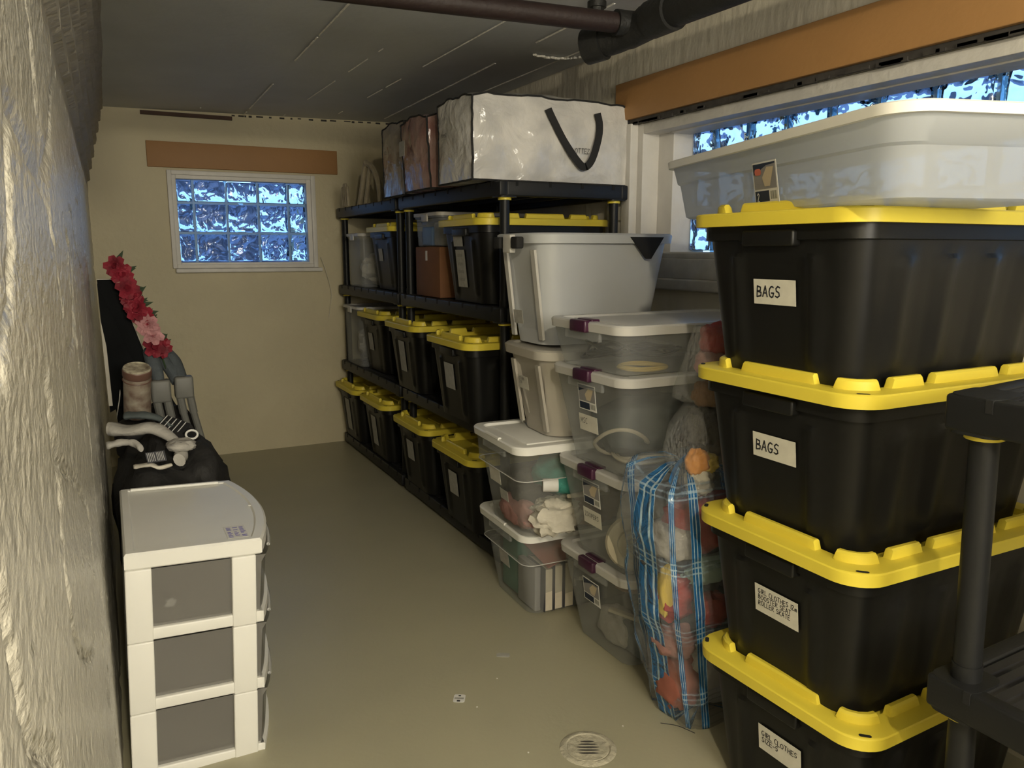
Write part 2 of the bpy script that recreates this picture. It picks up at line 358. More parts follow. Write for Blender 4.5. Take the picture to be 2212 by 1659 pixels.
# ---------------------------------------------------------------- handwriting
def arc(cx, cy, rx, ry, a0, a1, n=8):
    return [(cx+rx*math.cos(math.radians(a0+(a1-a0)*k/n)), cy+ry*math.sin(math.radians(a0+(a1-a0)*k/n))) for k in range(n+1)]
FONT = {
 'A': [[(0, 0), (.28, 1), (.56, 0)], [(.1, .35), (.46, .35)]], 'B': [[(0, 0), (0, 1)], [(0, 1), (.4, .9), (.4, .6), (0, .52), (.5, .42), (.48, .1), (0, 0)]],
 'C': [arc(.32, .5, .32, .5, 60, 300)], 'E': [[(.5, 1), (0, 1), (0, 0), (.5, 0)], [(0, .5), (.42, .52)]], 'G': [arc(.32, .5, .32, .5, 55, 300)+[(.56, .4), (.28, .4)]],
 'H': [[(0, 0), (0, 1)], [(.5, 0), (.5, 1)], [(0, .5), (.5, .52)]], 'I': [[(.1, 0), (.1, 1)]], 'K': [[(0, 0), (0, 1)], [(.5, 1), (0, .45), (.5, 0)]],
 'L': [[(0, 1), (0, 0), (.45, 0)]], 'M': [[(0, 0), (.06, 1), (.33, .3), (.6, 1), (.66, 0)]], 'm': [[(0, 0), (0, .5), (.2, .55), (.22, 0), (.25, .5), (.45, .5), (.47, 0)]],
 'N': [[(0, 0), (0, 1), (.5, 0), (.5, 1)]], 'O': [arc(.3, .5, .3, .48, 90, 450, 12)], 'P': [[(0, 0), (0, 1), (.45, .9), (.45, .6), (0, .5)]],
 'R': [[(0, 0), (0, 1), (.42, .9), (.42, .6), (0, .5), (.5, 0)]], 'S': [[(.5, .9), (.25, 1), (.04, .8), (.1, .58), (.42, .42), (.48, .15), (.25, 0), (0, .1)]],
 'T': [[(0, 1), (.56, 1)], [(.28, 1), (.28, 0)]], 'Y': [[(0, 1), (.25, .5), (.5, 1)], [(.25, .5), (.25, 0)]], 'Z': [[(0, 1), (.5, 1), (0, 0), (.55, 0)]],
 '1': [[(.1, 0), (.1, 1)]], '2': [[(0, .8), (.2, 1), (.42, .8), (0, 0), (.5, 0)]], '5': [[(.5, 1), (.08, 1), (.03, .55), (.35, .6), (.45, .25), (.2, 0), (0, .1)]], '-': [[(0, .5), (.4, .5)]], '.': [[(0, 0), (.05, .03)]]}
def writing(text, h, w=None, lw=0.09, slant=0.08, seed=1):
    """pen strokes as thin flat ribbons in the xy plane, left-bottom at 0,0"""
    rnd = random.Random(seed); g = G(); x = 0; lines = text.split('\n')
    for li, line in enumerate(lines):
        x = 0.0; y0 = -li*h*1.32
        for ch in line:
            if ch == ' ': x += 0.45; continue
            st = FONT.get(ch, FONT['I']); wid = max(p[0] for s in st for p in s)
            jy = rnd.uniform(-.06, .06)
            for s in st:
                for a, b in zip(s[:-1], s[1:]):
                    A = Vector(((x+a[0]+slant*a[1])*h, y0+(a[1]+jy)*h, 0)); B = Vector(((x+b[0]+slant*b[1])*h, y0+(b[1]+jy)*h, 0))
                    d = (B-A); 
                    if d.length < 1e-6: continue
                    d.normalize(); q = Vector((-d.y, d.x, 0))*h*lw/2; e = d*h*lw*0.3
                    g.add([tuple(A-q-e), tuple(B-q+e), tuple(B+q+e), tuple(A+q-e)], [(0, 1, 2, 3)])
            x += wid+0.22
    return g
def sticker(parent, org, u, v, w, h, m='paper', text=None, th=None, tx=0.08, ty=0.6, name='label', ink='ink', lw=0.1, seed=1):
    g = G(); g.box(-w/2, w/2, -h/2, h/2, 0, 0.0008)
    o = place(g.build(name, m, parent, 0), org, u, v)
    if text:
        t = writing(text, th, lw=lw, seed=seed).build('lettering', ink, o, 0); t.location = (-w/2+tx*w, -h/2+ty*h, 0.0012)
    return o
def picture_label(parent, org, u, v, w, h, name='picture_label'):
    """product label: photo panel, dark strip and bar code block"""
    o = sticker(parent, org, u, v, w, h, 'paperw', name=name)
    g = G(); g.box(-w*.46, w*.46, -h*.16, h*.46, 0.0008, 0.0012); g.build('photo_panel', 'greyprint', o, 0)
    g = G(); g.add([(-w*.46, h*.46, .0015), (-w*.46, h*.2, .0015), (-w*.3, h*.26, .0015), (w*.1, h*.40, .0015), (w*.46, h*.42, .0015), (w*.46, h*.46, .0015)], [(0, 1, 2, 3, 4, 5)]); g.build('dark_corner', 'navy', o, 0)
    g = G(); g.add([(-w*.1, h*.12, .002), (-w*.02, -h*.1, .002), (w*.2, -h*.1, .002), (w*.4, h*.35, .002), (w*.12, h*.36, .002)], [(0, 1, 2, 3, 4)]); g.build('printed_tub', 'tanprint', o, 0)
    g = G(); g.box(-w*.46, w*.12, -h*.46, -h*.2, 0.0008, 0.0012); g.build('dark_strip', 'navy', o, 0)
    g = G()
    for k in range(9): g.box(w*(.18+.03*k), w*(.18+.03*k+(.012 if k % 3 else .02)), -h*.42, -h*.22, 0.0008, 0.0012)
    g.build('bar_code', 'ink_faint', o, 0)
    return o

# ================================================================ the room
XL, XR, YF, YB = -0.062, 2.13, 5.5, -3.0
def zc(x): return 2.222+0.022*max(x, 0)
# floor
g = G(); g.add([(-0.6, YB, 0), (4.2, YB, 0), (4.2, YF+.3, 0), (-0.6, YF+.3, 0), (-0.6, YB, -.1), (4.2, YB, -.1), (4.2, YF+.3, -.1), (-0.6, YF+.3, -.1)],
               [(0, 1, 2, 3), (7, 6, 5, 4), (0, 4, 5, 1), (1, 5, 6, 2), (2, 6, 7, 3), (3, 7, 4, 0)])
struct(g, 'floor', 'floor')
# ceiling
g = G()
x0, x1 = -0.6, 4.2
g.add([(x0, YB, zc(x0)), (x1, YB, zc(x1)), (x1, YF+.3, zc(x1)), (x0, YF+.3, zc(x0)), (x0, YB, 2.6), (x1, YB, 2.6), (x1, YF+.3, 2.6), (x0, YF+.3, 2.6)],
      [(3, 2, 1, 0), (4, 5, 6, 7), (0, 1, 5, 4), (1, 2, 6, 5), (2, 3, 7, 6), (3, 0, 4, 7)])
ceil = struct(g, 'ceiling', 'ceil')
def seam(xa, ya, xb, yb, w, seed, gaps=0.5):
    g = G(); rnd = random.Random(seed); n = int(abs(yb-ya)/0.03); on = True
    for k in range(n):
        if rnd.random() < 0.12: on = rnd.random() > gaps
        if not on: continue
        t0, t1 = k/n, (k+1)/n; a = xa+(xb-xa)*t0; b = xa+(xb-xa)*t1; y0 = ya+(yb-ya)*t0; y1 = ya+(yb-ya)*t1
        ww = w*rnd.uniform(.5, 1.3); z = zc(a)
        g.add([(a-ww, y0, z), (a+ww, y0, z), (b+ww, y1, z), (b-ww, y1, z), (a, y0, z-.004), (b, y1, z-.004)], [(0, 1, 2, 3), (0, 4, 5, 3), (1, 2, 5, 4), (0, 1, 4), (2, 3, 5)])
    g.build('paint_seam', 'seam', ceil)
seam(0.87, 5.45, 0.835, 2.5, .0045, 1, .12); seam(0.59, 5.3, 0.585, 2.5, .0035, 2, .85); seam(1.765, 5.3, 1.71, 2.5, .0065, 3, .15); seam(1.11, 5.4, 1.165, 2.7, .002, 4, .6); seam(1.42, 5.2, 1.45, 2.6, .0025, 5, .6); seam(1.98, 4.2, 1.98, 3.0, .004, 6, .3)
g = G(); rnd = random.Random(21); pp = smoothpath([(1.82, 3.30, 0), (1.92, 3.32, 0), (2.0, 3.30, 0), (2.11, 3.20, 0)], 9)
for p in pp: g.add(*blob((p.x, p.y+rnd.uniform(-.01, .01), zc(p.x)-.002), (rnd.uniform(.006, .016), .008, .006), .3, 3, rnd.randint(1, 9), 8, 5))
g.build('paint_flake', 'seam', ceil)
# left wall: rough parged stone below, brick courses above
def wx(y, z):
    n1 = noise.noise(Vector((y*1.3, z*1.1, 3))); n2 = noise.noise(Vector((y*2.2, z*3.4, 7)))
    n3 = noise.noise(Vector((y*9, z*34, 1))); n4 = noise.noise(Vector((y*20, z*60, 4)))
    cr = abs(noise.noise(Vector((y*2.2+0.8*z, z*3.0-y*0.6, 11))))
    x = XL+0.006*n1+0.0028*n2+0.0040*max(n3-.15, -.03)+0.0012*n4
    if cr < 0.035: x -= 0.008*(1-cr/0.035)
    t = min(max((z-1.70)/0.04, 0), 1); t = t*t*(3-2*t)
    ci = max(0, math.floor((z-1.72)/0.0715)); up = XL+0.004+0.0165*ci      # brick courses corbelled out towards the ceiling
    row = ((z-1.72) % 0.0715)/0.0715; off = 0.1 if ci % 2 else 0; col_ = ((y+off) % 0.21)/0.21
    if col_ < .05: up -= 0.006
    up += 0.004*n2+0.002*n3
    return x*(1-t)+up*t
ys = []
y = -0.7
while y < YF+.05:
    ys.append(y); y += 0.007 if 0.3 < y < 1.9 else (0.012 if y < 2.9 else 0.04)
nz_ = 230; zs = [2.26*k/nz_ for k in range(nz_+1)]
vs = [(wx(y, z), y, z) for y in ys for z in zs]; L = nz_+1
fs = [(i*L+k, i*L+k+1, (i+1)*L+k+1, (i+1)*L+k) for i in range(len(ys)-1) for k in range(nz_)]
g = G(); g.add(vs, fs); g.box(-0.30, XL-0.03, -0.7, YF+.2, 0, 2.3)
wl = struct(g, 'wall_left', 'parge', None, 60)
wl.data.materials.append(M['brickshade'])
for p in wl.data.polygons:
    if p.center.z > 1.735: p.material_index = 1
# far wall with window hole
def wall_panels(g, fn, a0, a1, z0, z1, holes):
    """grid of rectangles around one hole (ha0, ha1, hz0, hz1)"""
    ha0, ha1, hz0, hz1 = holes
    for (p, q, r, s) in ((a0, ha0, z0, z1), (ha1, a1, z0, z1), (ha0, ha1, z0, hz0), (ha0, ha1, hz1, z1)): fn(g, p, q, r, s)
g = G()
FWH = (0.415, 1.275, 1.285, 1.845)
wall_panels(g, lambda g, p, q, r, s: g.box(p, q, YF, YF+.30, r, s), -0.5, 2.6, -.05, 2.35, FWH)
struct(g, 'wall_far', 'wall', None, 0)
g = G()
RWH = (0.25, 2.97, 1.35, 1.93)
wall_panels(g, lambda g, p, q, r, s: g.box(XR, XR+.30, p, q, r, s), -0.2, YF+.2, -.05, 2.35, RWH)
struct(g, 'wall_right', 'wall_rough', None, 0)
# rest of the basement behind the camera
g = G(); g.box(-0.6, 4.2, YB-.15, YB, 0, 2.4); struct(g, 'wall_back', 'wall')
g = G(); g.box(4.05, 4.2, YB, -.2, 0, 2.4); g.box(XR, 4.2, -.2, -.05, 0, 2.4); struct(g, 'wall_side', 'wall')
g = G(); g.box(-0.75, -0.6, YB, -.7, 0, 2.4); g.box(-0.75, -.06, -.75, -.65, 0, 2.4); struct(g, 'wall_entry', 'wall')
g = G(); g.box(-0.055, 0.10, 0.70, 0.80, 2.030, 2.222); struct(g, 'shade_block', 'darkwood')  # unseen block added near the bulb to shade the upper left and far wall
# outside ground seen through the glass blocks
g = G(); g.box(-6, 2.6, YF+.32, 16, 1.12, 1.2); g.box(2.62, 12, -8, 16, 1.12, 1.2)
o = struct(g, 'ground', 'ground')
g = G()
rnd = random.Random(4)
for k in range(16):
    x = rnd.uniform(-1.5, 3.2); g.add(*blob((x, YF+rnd.uniform(1.8, 4.0), 1.3+rnd.uniform(0, .3)), (rnd.uniform(.2, .5), .3, rnd.uniform(.2, .75)), .4, 3, k, 14, 9))
o = g.build('bush', 'ground'); tag(o, 'dark leafy hedge outside, blurred behind the far glass block window', 'bush')

# --- windows of glass block
def glass_window(name, axis, plane, a_edges, z_edges, thick=0.09, inward=-1):
    """axis 'x': window spans x in a wall facing -y ; axis 'y': spans y in a wall facing -x"""
    root = bpy.data.objects.new(name, None); COL.objects.link(root); root['kind'] = 'structure'; root['label'] = 'glass block window'
    if axis == 'x': root.location = ((a_edges[0]+a_edges[-1])/2, plane, z_edges[0])
    else: root.location = (plane, (a_edges[0]+a_edges[-1])/2, z_edges[0])
    L0 = root.location
    j = 0.0075
    gm = G()
    for i in range(len(a_edges)-1):
        for k in range(len(z_edges)-1):
            a0, a1, z0, z1 = a_edges[i]+j, a_edges[i+1]-j, z_edges[k]+j, z_edges[k+1]-j
            g = G()
            if axis == 'x': vs, fs = rbox(a0-L0.x, a1-L0.x, 0, thick, z0-L0.z, z1-L0.z, .010, 2)
            else: vs, fs = rbox(0, thick, a0-L0.y, a1-L0.y, z0-L0.z, z1-L0.z, .010, 2)
            g.add(vs, fs); g.build('glass_block', 'glass', root, 40)
    for a in a_edges[1:-1]:
        if axis == 'x': gm.box(a-j-L0.x, a+j-L0.x, .012, thick-.012, 0, z_edges[-1]-L0.z)
        else: gm.box(.012, thick-.012, a-j-L0.y, a+j-L0.y, 0, z_edges[-1]-L0.z)
    for z in z_edges[1:-1]:
        if axis == 'x': gm.box(a_edges[0]-L0.x, a_edges[-1]-L0.x, .014, thick-.014, z-j-L0.z, z+j-L0.z)
        else: gm.box(.014, thick-.014, a_edges[0]-L0.y, a_edges[-1]-L0.y, z-j-L0.z, z+j-L0.z)
    gm.build('joint', 'mortar', root, 0)
    return root
w1 = glass_window('window_1', 'x', YF+.035, [.435, .54, .742, .942, 1.140, 1.262], [1.30, 1.49, 1.682, 1.828], .08)
def rect_frame(g, axis, p0, p1, o, i):
    """ring of four boards, o outer and i inner (a0,a1,z0,z1)"""
    for (a0, a1, z0, z1) in ((o[0], i[0], o[2], o[3]), (i[1], o[1], o[2], o[3]), (i[0], i[1], o[2], i[2]), (i[0], i[1], i[3], o[3])):
        if axis == 'x': g.box(a0, a1, p0, p1, z0, z1, b=.003)
        else: g.box(p0, p1, a0, a1, z0, z1, b=.003)
def child_of(o, root):
    o.parent = root; o.matrix_parent_inverse = Matrix.Translation(root.location).inverted(); return o
g = G(); rect_frame(g, 'x', YF-.028, YF+.02, (.385, 1.315, 1.262, 1.878), (.412, 1.285, 1.287, 1.85)); child_of(g.build('window_frame', 'white'), w1)
g = G(); rect_frame(g, 'x', YF-.012, YF+.05, (.40, 1.297, 1.275, 1.862), (.437, 1.256, 1.30, 1.826)); child_of(g.build('inner_frame', 'white'), w1)
g = G(); g.box(.40, 1.34, YF-.045, YF-.0, 1.235, 1.261, b=.005); child_of(g.build('window_sill', 'white'), w1)
g = G(); g.box(.28, 1.475, YF-.022, YF+.0, 1.893, 2.05, b=.003); lt = struct(g, 'trim_2', 'orange_dark')
g = G(); g.box(.262, .80, YF-.02, YF+.0, 2.205, 2.228); struct(g, 'trim_3', 'darkwood')
g = G(); rnd = random.Random(3)
x = .80
while x < 1.9:
    w_ = rnd.uniform(.01, .05); g.box(x, x+w_, YF-.004, YF, zc(x)-.004-rnd.uniform(0, .006), zc(x)+.002); x += w_+rnd.uniform(0, .06)
struct(g, 'trim_4', 'grime')
# right window
w2 = glass_window('window_2', 'y', XR+.21, [0.25+.01, .46, .66, .86, 1.06, 1.26, 1.46, 1.66, 1.86, 2.06, 2.26, 2.46, 2.66, 2.80], [1.37, 1.56, 1.75, 1.895], .08)
g = G(); rect_frame(g, 'y', XR+.02, XR+.11, (RWH[0], RWH[1], 1.352, 1.928), (.30, 2.90, 1.372, 1.885)); child_of(g.build('window_frame', 'white'), w2)
g = G(); g.box(XR+.11, XR+.30, 2.80, 2.965, 1.355, 1.925, b=.002); g.box(XR+.11, XR+.30, .255, .262, 1.355, 1.925); child_of(g.build('jamb', 'white'), w2)
g = G(); g.box(XR+.11, XR+.30, .26, 2.8, 1.895, 1.928, b=.002); g.box(XR+.09, XR+.2, .26, 2.8, 1.88, 1.90, b=.003); child_of(g.build('head_board', 'white'), w2)
g = G(); g.box(XR-.012, XR+.30, .2, 2.98, 1.345, 1.368, b=.004); child_of(g.build('window_sill', 'sill'), w2)
g = G(); g.box(XR-.045, XR+.02, .2, 2.99, 1.215, 1.262, b=.008); g.box(XR-.02, XR+.0, .2, 2.98, 1.262, 1.345, b=.004); struct(g, 'trim_5', 'sill')
g = G(); g.box(XR-.03, XR+.0, -.1, 3.05, 1.948, 2.11, b=.004); struct(g, 'trim_6', 'orange')
g = G(); g.box(XR-.01, XR+.0, .2, 3.0, 1.925, 1.948); rnd = random.Random(8)
for k in range(60):
    y = rnd.uniform(.3, 2.9); g.box(XR-.014, XR, y, y+rnd.uniform(.02, .09), 1.928-rnd.uniform(0, .006), 1.935)
struct(g, 'trim_7', 'grime')
g = G(); g.box(XR-.022, XR+.02, 2.935, 3.0, 1.262, 1.93, b=.004); struct(g, 'trim_8', 'white')
g = G(); rnd = random.Random(11)
for k in range(8): g.box(XR-.012, XR, 3.0, 3.13+rnd.uniform(-.01, .01), 1.262+k*.0835, 1.262+k*.0835+.079, b=.005)
struct(g, 'trim_9', 'white')
# small cord hanging by the far window
pts = smoothpath([(1.335, YF-.02, 1.33), (1.37, YF-.02, 1.22), (1.40, YF-.015, 1.08), (1.385, YF-.012, .96), (1.375, YF-.012, .90)])
g = G(); g.add(*tube(pts, .0022, 5)); tag(g.build('window_cord', 'cord'), 'thin white cord hanging down the far wall right of the window', 'cord')

# --- pipes under the ceiling
pb = thing('brown_pipe', 'dark brown straight pipe crossing under the ceiling', 'pipe', (0.9, 2.44, 2.15))
g = G(); g.add(*tube([(-.93, .10, .0), (.78, -.083, .0)], .034, 16)); g.build('pipe_run', 'pipeb', pb)
g = G(); g.add(*tube([(.72, -.077, .0), (.79, -.084, .0)], .043, 16)); g.build('collar', 'pipek', pb)
pk = thing('drain_pipe', 'thick black drain pipe with elbow hanging beside the right wall', 'pipe', (1.712, 2.33, 2.15))
g = G(); g.add(*tube([(0.10, -4.2, .0), (0.03, -.9, .0), (.0, -.12, .0)], .052, 20)); g.build('pipe_run', 'pipek', pk)
g = G(); g.add(*tube([(.0, -.17, .0), (.0, -.05, .0)], .062, 20)); g.add(*tube([(.0, -.05, .0), (.0, -.02, .0)], .056, 20)); g.build('collar', 'pipek', pk)
g = G(); g.add(*tube(smoothpath([(.0, -.10, -.0), (-.005, .0, -.01), (-.035, .10, -.028), (-.072, .17, -.036)]), [.058]*4+[.056]*6+[.052]*9, 20)); g.build('elbow', 'pipek', pk)
g = G(); g.add(*tube([(-.060, .145, -.034), (-.094, .21, -.042)], .062, 20)); g.build('end_hub', 'pipek', pk)
g = G(); g.add(*tube([(-.075, .175, -.01), (-.075, .175, .107)], .026, 12)); g.add(*tube([(-.075, .175, -.03), (-.075, .175, .04)], .034, 12)); g.add(*tube([(-.075, .175, .085), (-.075, .175, .106)], .034, 12)); g.build('riser', 'pipek', pk)

# ================================================================ storage tote (black with yellow lid)
def tote_body(hx=.355, hy=.232, bx=.315, by=.195, H=.352, r=.055):
    """tapered tub with vertical pilasters"""
    R = []; n = 6; sub = 26
    zs = [0, .004, .03, .045, .07, .25, .275, .285, .312, .314, H]
    for z in zs:
        t = z/H; X = bx+(hx-bx)*t; Y = by+(hy-by)*t
        if z == 0: X -= .012; Y -= .012
        if z >= .314: X = hx+.006; Y = hy+.006
        pts = rr(X, Y, r, n, sub=sub); out = []
        amp = 0.0
        if .035 < z < .28: amp = .009
        for (x, y) in pts:
            ox = oy = 0
            if abs(x) > X-.004 and abs(y) < Y-r:          # end faces: one broad panel, one ridge either side
                a = abs(y); q = amp*(min(max((a-.088)/.008, 0), 1)-min(max((a-.122)/.008, 0), 1)); ox = math.copysign(q, x)
            if abs(y) > Y-.004 and abs(x) < X-r:
                for c, w_ in ((-.21, .018), (-.07, .018), (.07, .018), (.21, .018)):
                    a = abs(x-c); oy += math.copysign(amp*(1-min(max((a-w_)/.010, 0), 1)), y)
            out.append((x+ox, y+oy, z))
        R.append(out)
    g = G(); g.add(*loft(R)); 
    return g
TB = tote_body().build('body', 'black').data
def tote_lid():
    g = G(); X, Y, r = .3875, .26, .075
    R = [ring(-.030, X-.001, Y-.001, r, 8), ring(-.004, X, Y, r, 8), ring(-.001, X-.002, Y-.002, r, 8), ring(0, X-.006, Y-.006, r-.005, 8), ring(0, X-.060, Y-.060, .035, 8), ring(-.014, X-.066, Y-.066, .03, 8)]
    g.add(*loft(R, True, True))
    # raised centre plate and ribs
    g.box(-.20, .20, -.09, .09, -.016, -.006, b=.004)
    def castle(hx, hy, r, w, h, s0, s1):
        """raised block along the rounded rectangle path between two arc-length positions"""
        path = rr(hx, hy, r, 10, sub=60); P = [Vector((x, y, 0)) for x, y in path]; N = len(P); cum = [0]
        for i in range(N): cum.append(cum[-1]+(P[(i+1) % N]-P[i]).length)
        T = cum[-1]
        def at(s):
            s = s % T
            for i in range(N):
                if cum[i+1] >= s: break
            t = (s-cum[i])/max(cum[i+1]-cum[i], 1e-9); a = P[i]; b = P[(i+1) % N]; d = (b-a).normalized(); return a+(b-a)*t, Vector((d.y, -d.x, 0))
        m = max(4, int((s1-s0)/.02)); Rg = []
        for k in range(m+1):
            s = s0+(s1-s0)*k/m; e = 1.0
            for (kk, hh) in ((0, 0), (m, 0)):
                if k == kk: e = 0.0
            p, nr = at(s); hb = h if e else 0.0
            Rg.append([tuple(p+nr*w*.5), tuple(p+nr*w*.42+Vector((0, 0, hb*.8))), tuple(p+nr*w*.2+Vector((0, 0, hb))), tuple(p-nr*w*.2+Vector((0, 0, hb))), tuple(p-nr*w*.42+Vector((0, 0, hb*.8))), tuple(p-nr*w*.5)])
            if k in (0,) : 
                p2, n2 = at(s+.006); Rg.append([tuple(p2+n2*w*.5), tuple(p2+n2*w*.42+Vector((0, 0, h*.8))), tuple(p2+n2*w*.2+Vector((0, 0, h))), tuple(p2-n2*w*.2+Vector((0, 0, h))), tuple(p2-n2*w*.42+Vector((0, 0, h*.8))), tuple(p2-n2*w*.5)])
            if k == m-1:
                p2, n2 = at(s1-.006); Rg.append([tuple(p2+n2*w*.5), tuple(p2+n2*w*.42+Vector((0, 0, h*.8))), tuple(p2+n2*w*.2+Vector((0, 0, h))), tuple(p2-n2*w*.2+Vector((0, 0, h))), tuple(p2-n2*w*.42+Vector((0, 0, h*.8))), tuple(p2-n2*w*.5)])
        vs, fs = loft(Rg, True, True); g.add(vs, [tuple(reversed(f)) for f in fs])
    cx, cy, cr = X-.050, Y-.050, .05
    sx, sy = 2*(cx-cr), 2*(cy-cr); q = PI/2*cr; T = 2*(sx+sy)+4*q
    # path starts at (+x side, +y corner): corner, top side (length sx), corner, left side (sy), corner, bottom (sx), corner, right (sy)
    s = 0
    for side, ln in ((0, sx), (1, sy), (2, sx), (3, sy)):
        castle(cx, cy, cr, .022, .022, s-.004, s+q+.004)              # corner block
        a = s+q
        if ln > .4:
            for f0, f1 in ((.07, .245), (.305, .695), (.755, .93)): castle(cx, cy, cr, .022, .022, a+ln*f0, a+ln*f1)
        else: castle(cx, cy, cr, .022, .022, a+ln*.16, a+ln*.84)
        s += q+ln
    return g
TL = tote_lid().build('lid', 'yellow', None, 35).data
gh = G()
for sx_ in (-1, 1):
    for sy_ in (-1, 1):
        pts = rr(.013, .005, .005, 4); mx = Matrix.Translation((sx_*.352, sy_*.235, .0006)) @ Matrix.Rotation(math.radians(-45*sx_*sy_), 4, 'Z')
        gh.add([(x, y, 0) for x, y in pts], [tuple(range(len(pts)))], mx)
TH = gh.build('lid_slot', 'hole').data
gg = G()
for sx_ in (-1, 1):
    gg.box(sx_*.355-.018, sx_*.355+.018, -.075, .075, .300, .335, b=.006)
    for k in (-.19, .16): gg.box(sx_*.352-.008, sx_*.352+.010, k, k+.04, .318, .338, b=.003)
TG = gg.build('grip', 'black').data
for o in list(COL.objects):
    if o.type == 'MESH' and o.data in (TB, TL, TH, TG): bpy.data.objects.remove(o)
def tote(x, y, z, label, group, rz=0.0, text=None, lab=None, th=.028, name='storage_tote', sxx=1.0):
    """x = front (aisle) face of the lid, y = centre; the long way runs along +x"""
    t = thing(name, label, 'storage box', (x+.3875*sxx, y, z), rz, group); t.scale = (sxx, 1, 1)
    link('body', TB, t); link('grip', TG, t)
    l = link('lid', TL, t); l.location = (0, 0, .375); l['label'] = 'bright yellow lid with raised blocks'
    h = link('lid_slot', TH, l)
    sl = Vector((-.040/.352, 0, 1)).normalized()
    for i, (yy, zz, w_, h_, m, tx) in enumerate(lab or []):
        xx = -(.315+.040*zz/.352)-.0045
        sticker(t, (xx, yy, zz), (0, -1, 0), sl, w_, h_, m, tx, th, seed=i+3, tx=.08, ty=.70 if (tx and tx.count('\n') == 2) else .60 if (tx and '\n' in tx) else .30, lw=.15)
    return t
# shelf rows -----------------------------------------------------
SG = 'black totes with yellow lids on the far shelving'
LBL = [(-.0, .20, .085, .12, 'paper_dim', None)]
# near stack of four
t1 = tote(1.295, 1.224, 0.000, 'black tote with yellow lid, label GIRL CLOTHES SIZE 5, bottom of the near stack', 'near stack of black totes', math.radians(2), lab=[(-.010, .205, .128, .068, 'paper', 'GIRL CLOTHES\nSIZE-5')], th=.0135)
t2 = tote(1.280, 1.229, 0.362, 'black tote with yellow lid, three line label reading GIRL CLOTHES 12m', 'near stack of black totes', math.radians(-.3), lab=[(-.006, .200, .132, .070, 'paper', 'GIRL CLOTHES 12m\nBOOSTER SEAT\nROLLER SKATE')], th=.0118)
t3 = tote(1.276, 1.259, 0.724, 'black tote with yellow lid, label BAGS, second from the top of the near stack', 'near stack of black totes', math.radians(0), lab=[(-.004, .210, .128, .058, 'paper', 'BAGS')], th=.024)
t4 = tote(1.262, 1.272, 1.088, 'black tote with yellow lid, label BAGS, top of the near stack under the long tub', 'near stack of black totes', math.radians(0), lab=[(-.004, .200, .122, .056, 'paper', 'BAGS')], th=.024)

# ================================================================ black plastic shelving
def deck_mesh(Lx, Ly, th=.062, notches=True, grill=True):
    g = G(); rail = .035
    g.box(0, rail, 0, Ly, -th, 0, b=.006); g.box(Lx-rail, Lx, 0, Ly, -th, 0, b=.006)
    g.box(rail, Lx-rail, 0, rail, -th, 0, b=.006); g.box(rail, Lx-rail, Ly-rail, Ly, -th, 0, b=.006)
    for (cx, cy) in ((.045, .045), (Lx-.045, .045), (.045, Ly-.045), (Lx-.045, Ly-.045)):
        g.add(*loft([ring(-th-.004, .043, .043, .02, 4, cx, cy), ring(.001, .043, .043, .02, 4, cx, cy)]))
    return g
def deck_slats(Lx, Ly):
    g = G(); n = int((Ly-.07)/.03)
    for k in range(n):
        y = .035+(Ly-.07)*(k+.5)/n; g.box(.035, Lx-.035, y-.009, y+.009, -.018, -.003)
    for k in (1, 2, 3): g.box(Lx*k/4-.01, Lx*k/4+.01, .035, Ly-.035, -.045, -.018)
    return g
def deck_notches(Lx, Ly, th=.062):
    g = G(); n = int(Ly/.14)
    for k in range(n):
        y = Ly*(k+.5)/n; g.box(-.0015, .004, y-.006, y+.006, -.022, .0005); g.box(Lx-.004, Lx+.0015, y-.006, y+.006, -.022, .0005)
    m = int(Lx/.14)
    for k in range(m):
        x = Lx*(k+.5)/m; g.box(x-.006, x+.006, -.0015, .004, -.022, .0005)
    return g
def shelving(loc, Lx, Ly, levels, label, group=None, pr=.021, rz=0.0, lean=0.0):
    t = thing('shelving_unit', label, 'shelf', loc, rz, group)
    t.rotation_euler = (0, lean, rz)
    dm = deck_mesh(Lx, Ly).build('deck', 'shelf', t); sm = deck_slats(Lx, Ly).build('slat_grill', 'grill', dm); nm = deck_notches(Lx, Ly).build('rim_notch', 'hole', dm, 0)
    dm.location = (0, 0, levels[0])
    first = dm
    for z in levels[1:]:
        d = link('deck', dm.data, t); d.location = (0, 0, z); link('slat_grill', sm.data, d); link('rim_notch', nm.data, d)
    pc = ((.045, .045), (Lx-.045, .045), (.045, Ly-.045), (Lx-.045, Ly-.045))
    post = None
    zz = [0]+[z for z in levels]
    pd = {}
    for i in range(len(levels)):
        z0 = 0 if i == 0 else levels[i-1]; z1 = levels[i]-.062
        if z1-z0 < .02: continue
        key = round(z1-z0, 3)
        if key not in pd:
            g = G(); g.add(*tube([(0, 0, 0), (0, 0, z1-z0)], pr, 16)); g.add(*tube([(0, 0, 0), (0, 0, .03)], pr*1.08, 16)); a = g.build('post', 'shelf'); bpy.data.objects.remove(a) if False else None
            pd[key] = a.data; COL.objects.unlink(a); bpy.data.objects.remove(a)
            if 'collar' not in pd:
                g = G(); g.add(*tube([(0, 0, 0), (0, 0, .013)], pr*1.34, 18)); a = g.build('collar', 'yellow'); pd['collar'] = a.data; COL.objects.unlink(a); bpy.data.objects.remove(a)
        for (px, py) in pc:
            p = link('post', pd[key], t); p.location = (px, py, z0)
            c = link('collar', pd['collar'], p); c.location = (0, 0, z1-z0-.014); c['label'] = 'yellow ring'
    return t
LV = [.080, .610, 1.140, 1.660]
s1 = shelving((1.445, 2.905, 0), .635, 1.245, LV, 'black plastic shelving unit nearest, under the big white bedding bag', 'black shelving along the right wall')
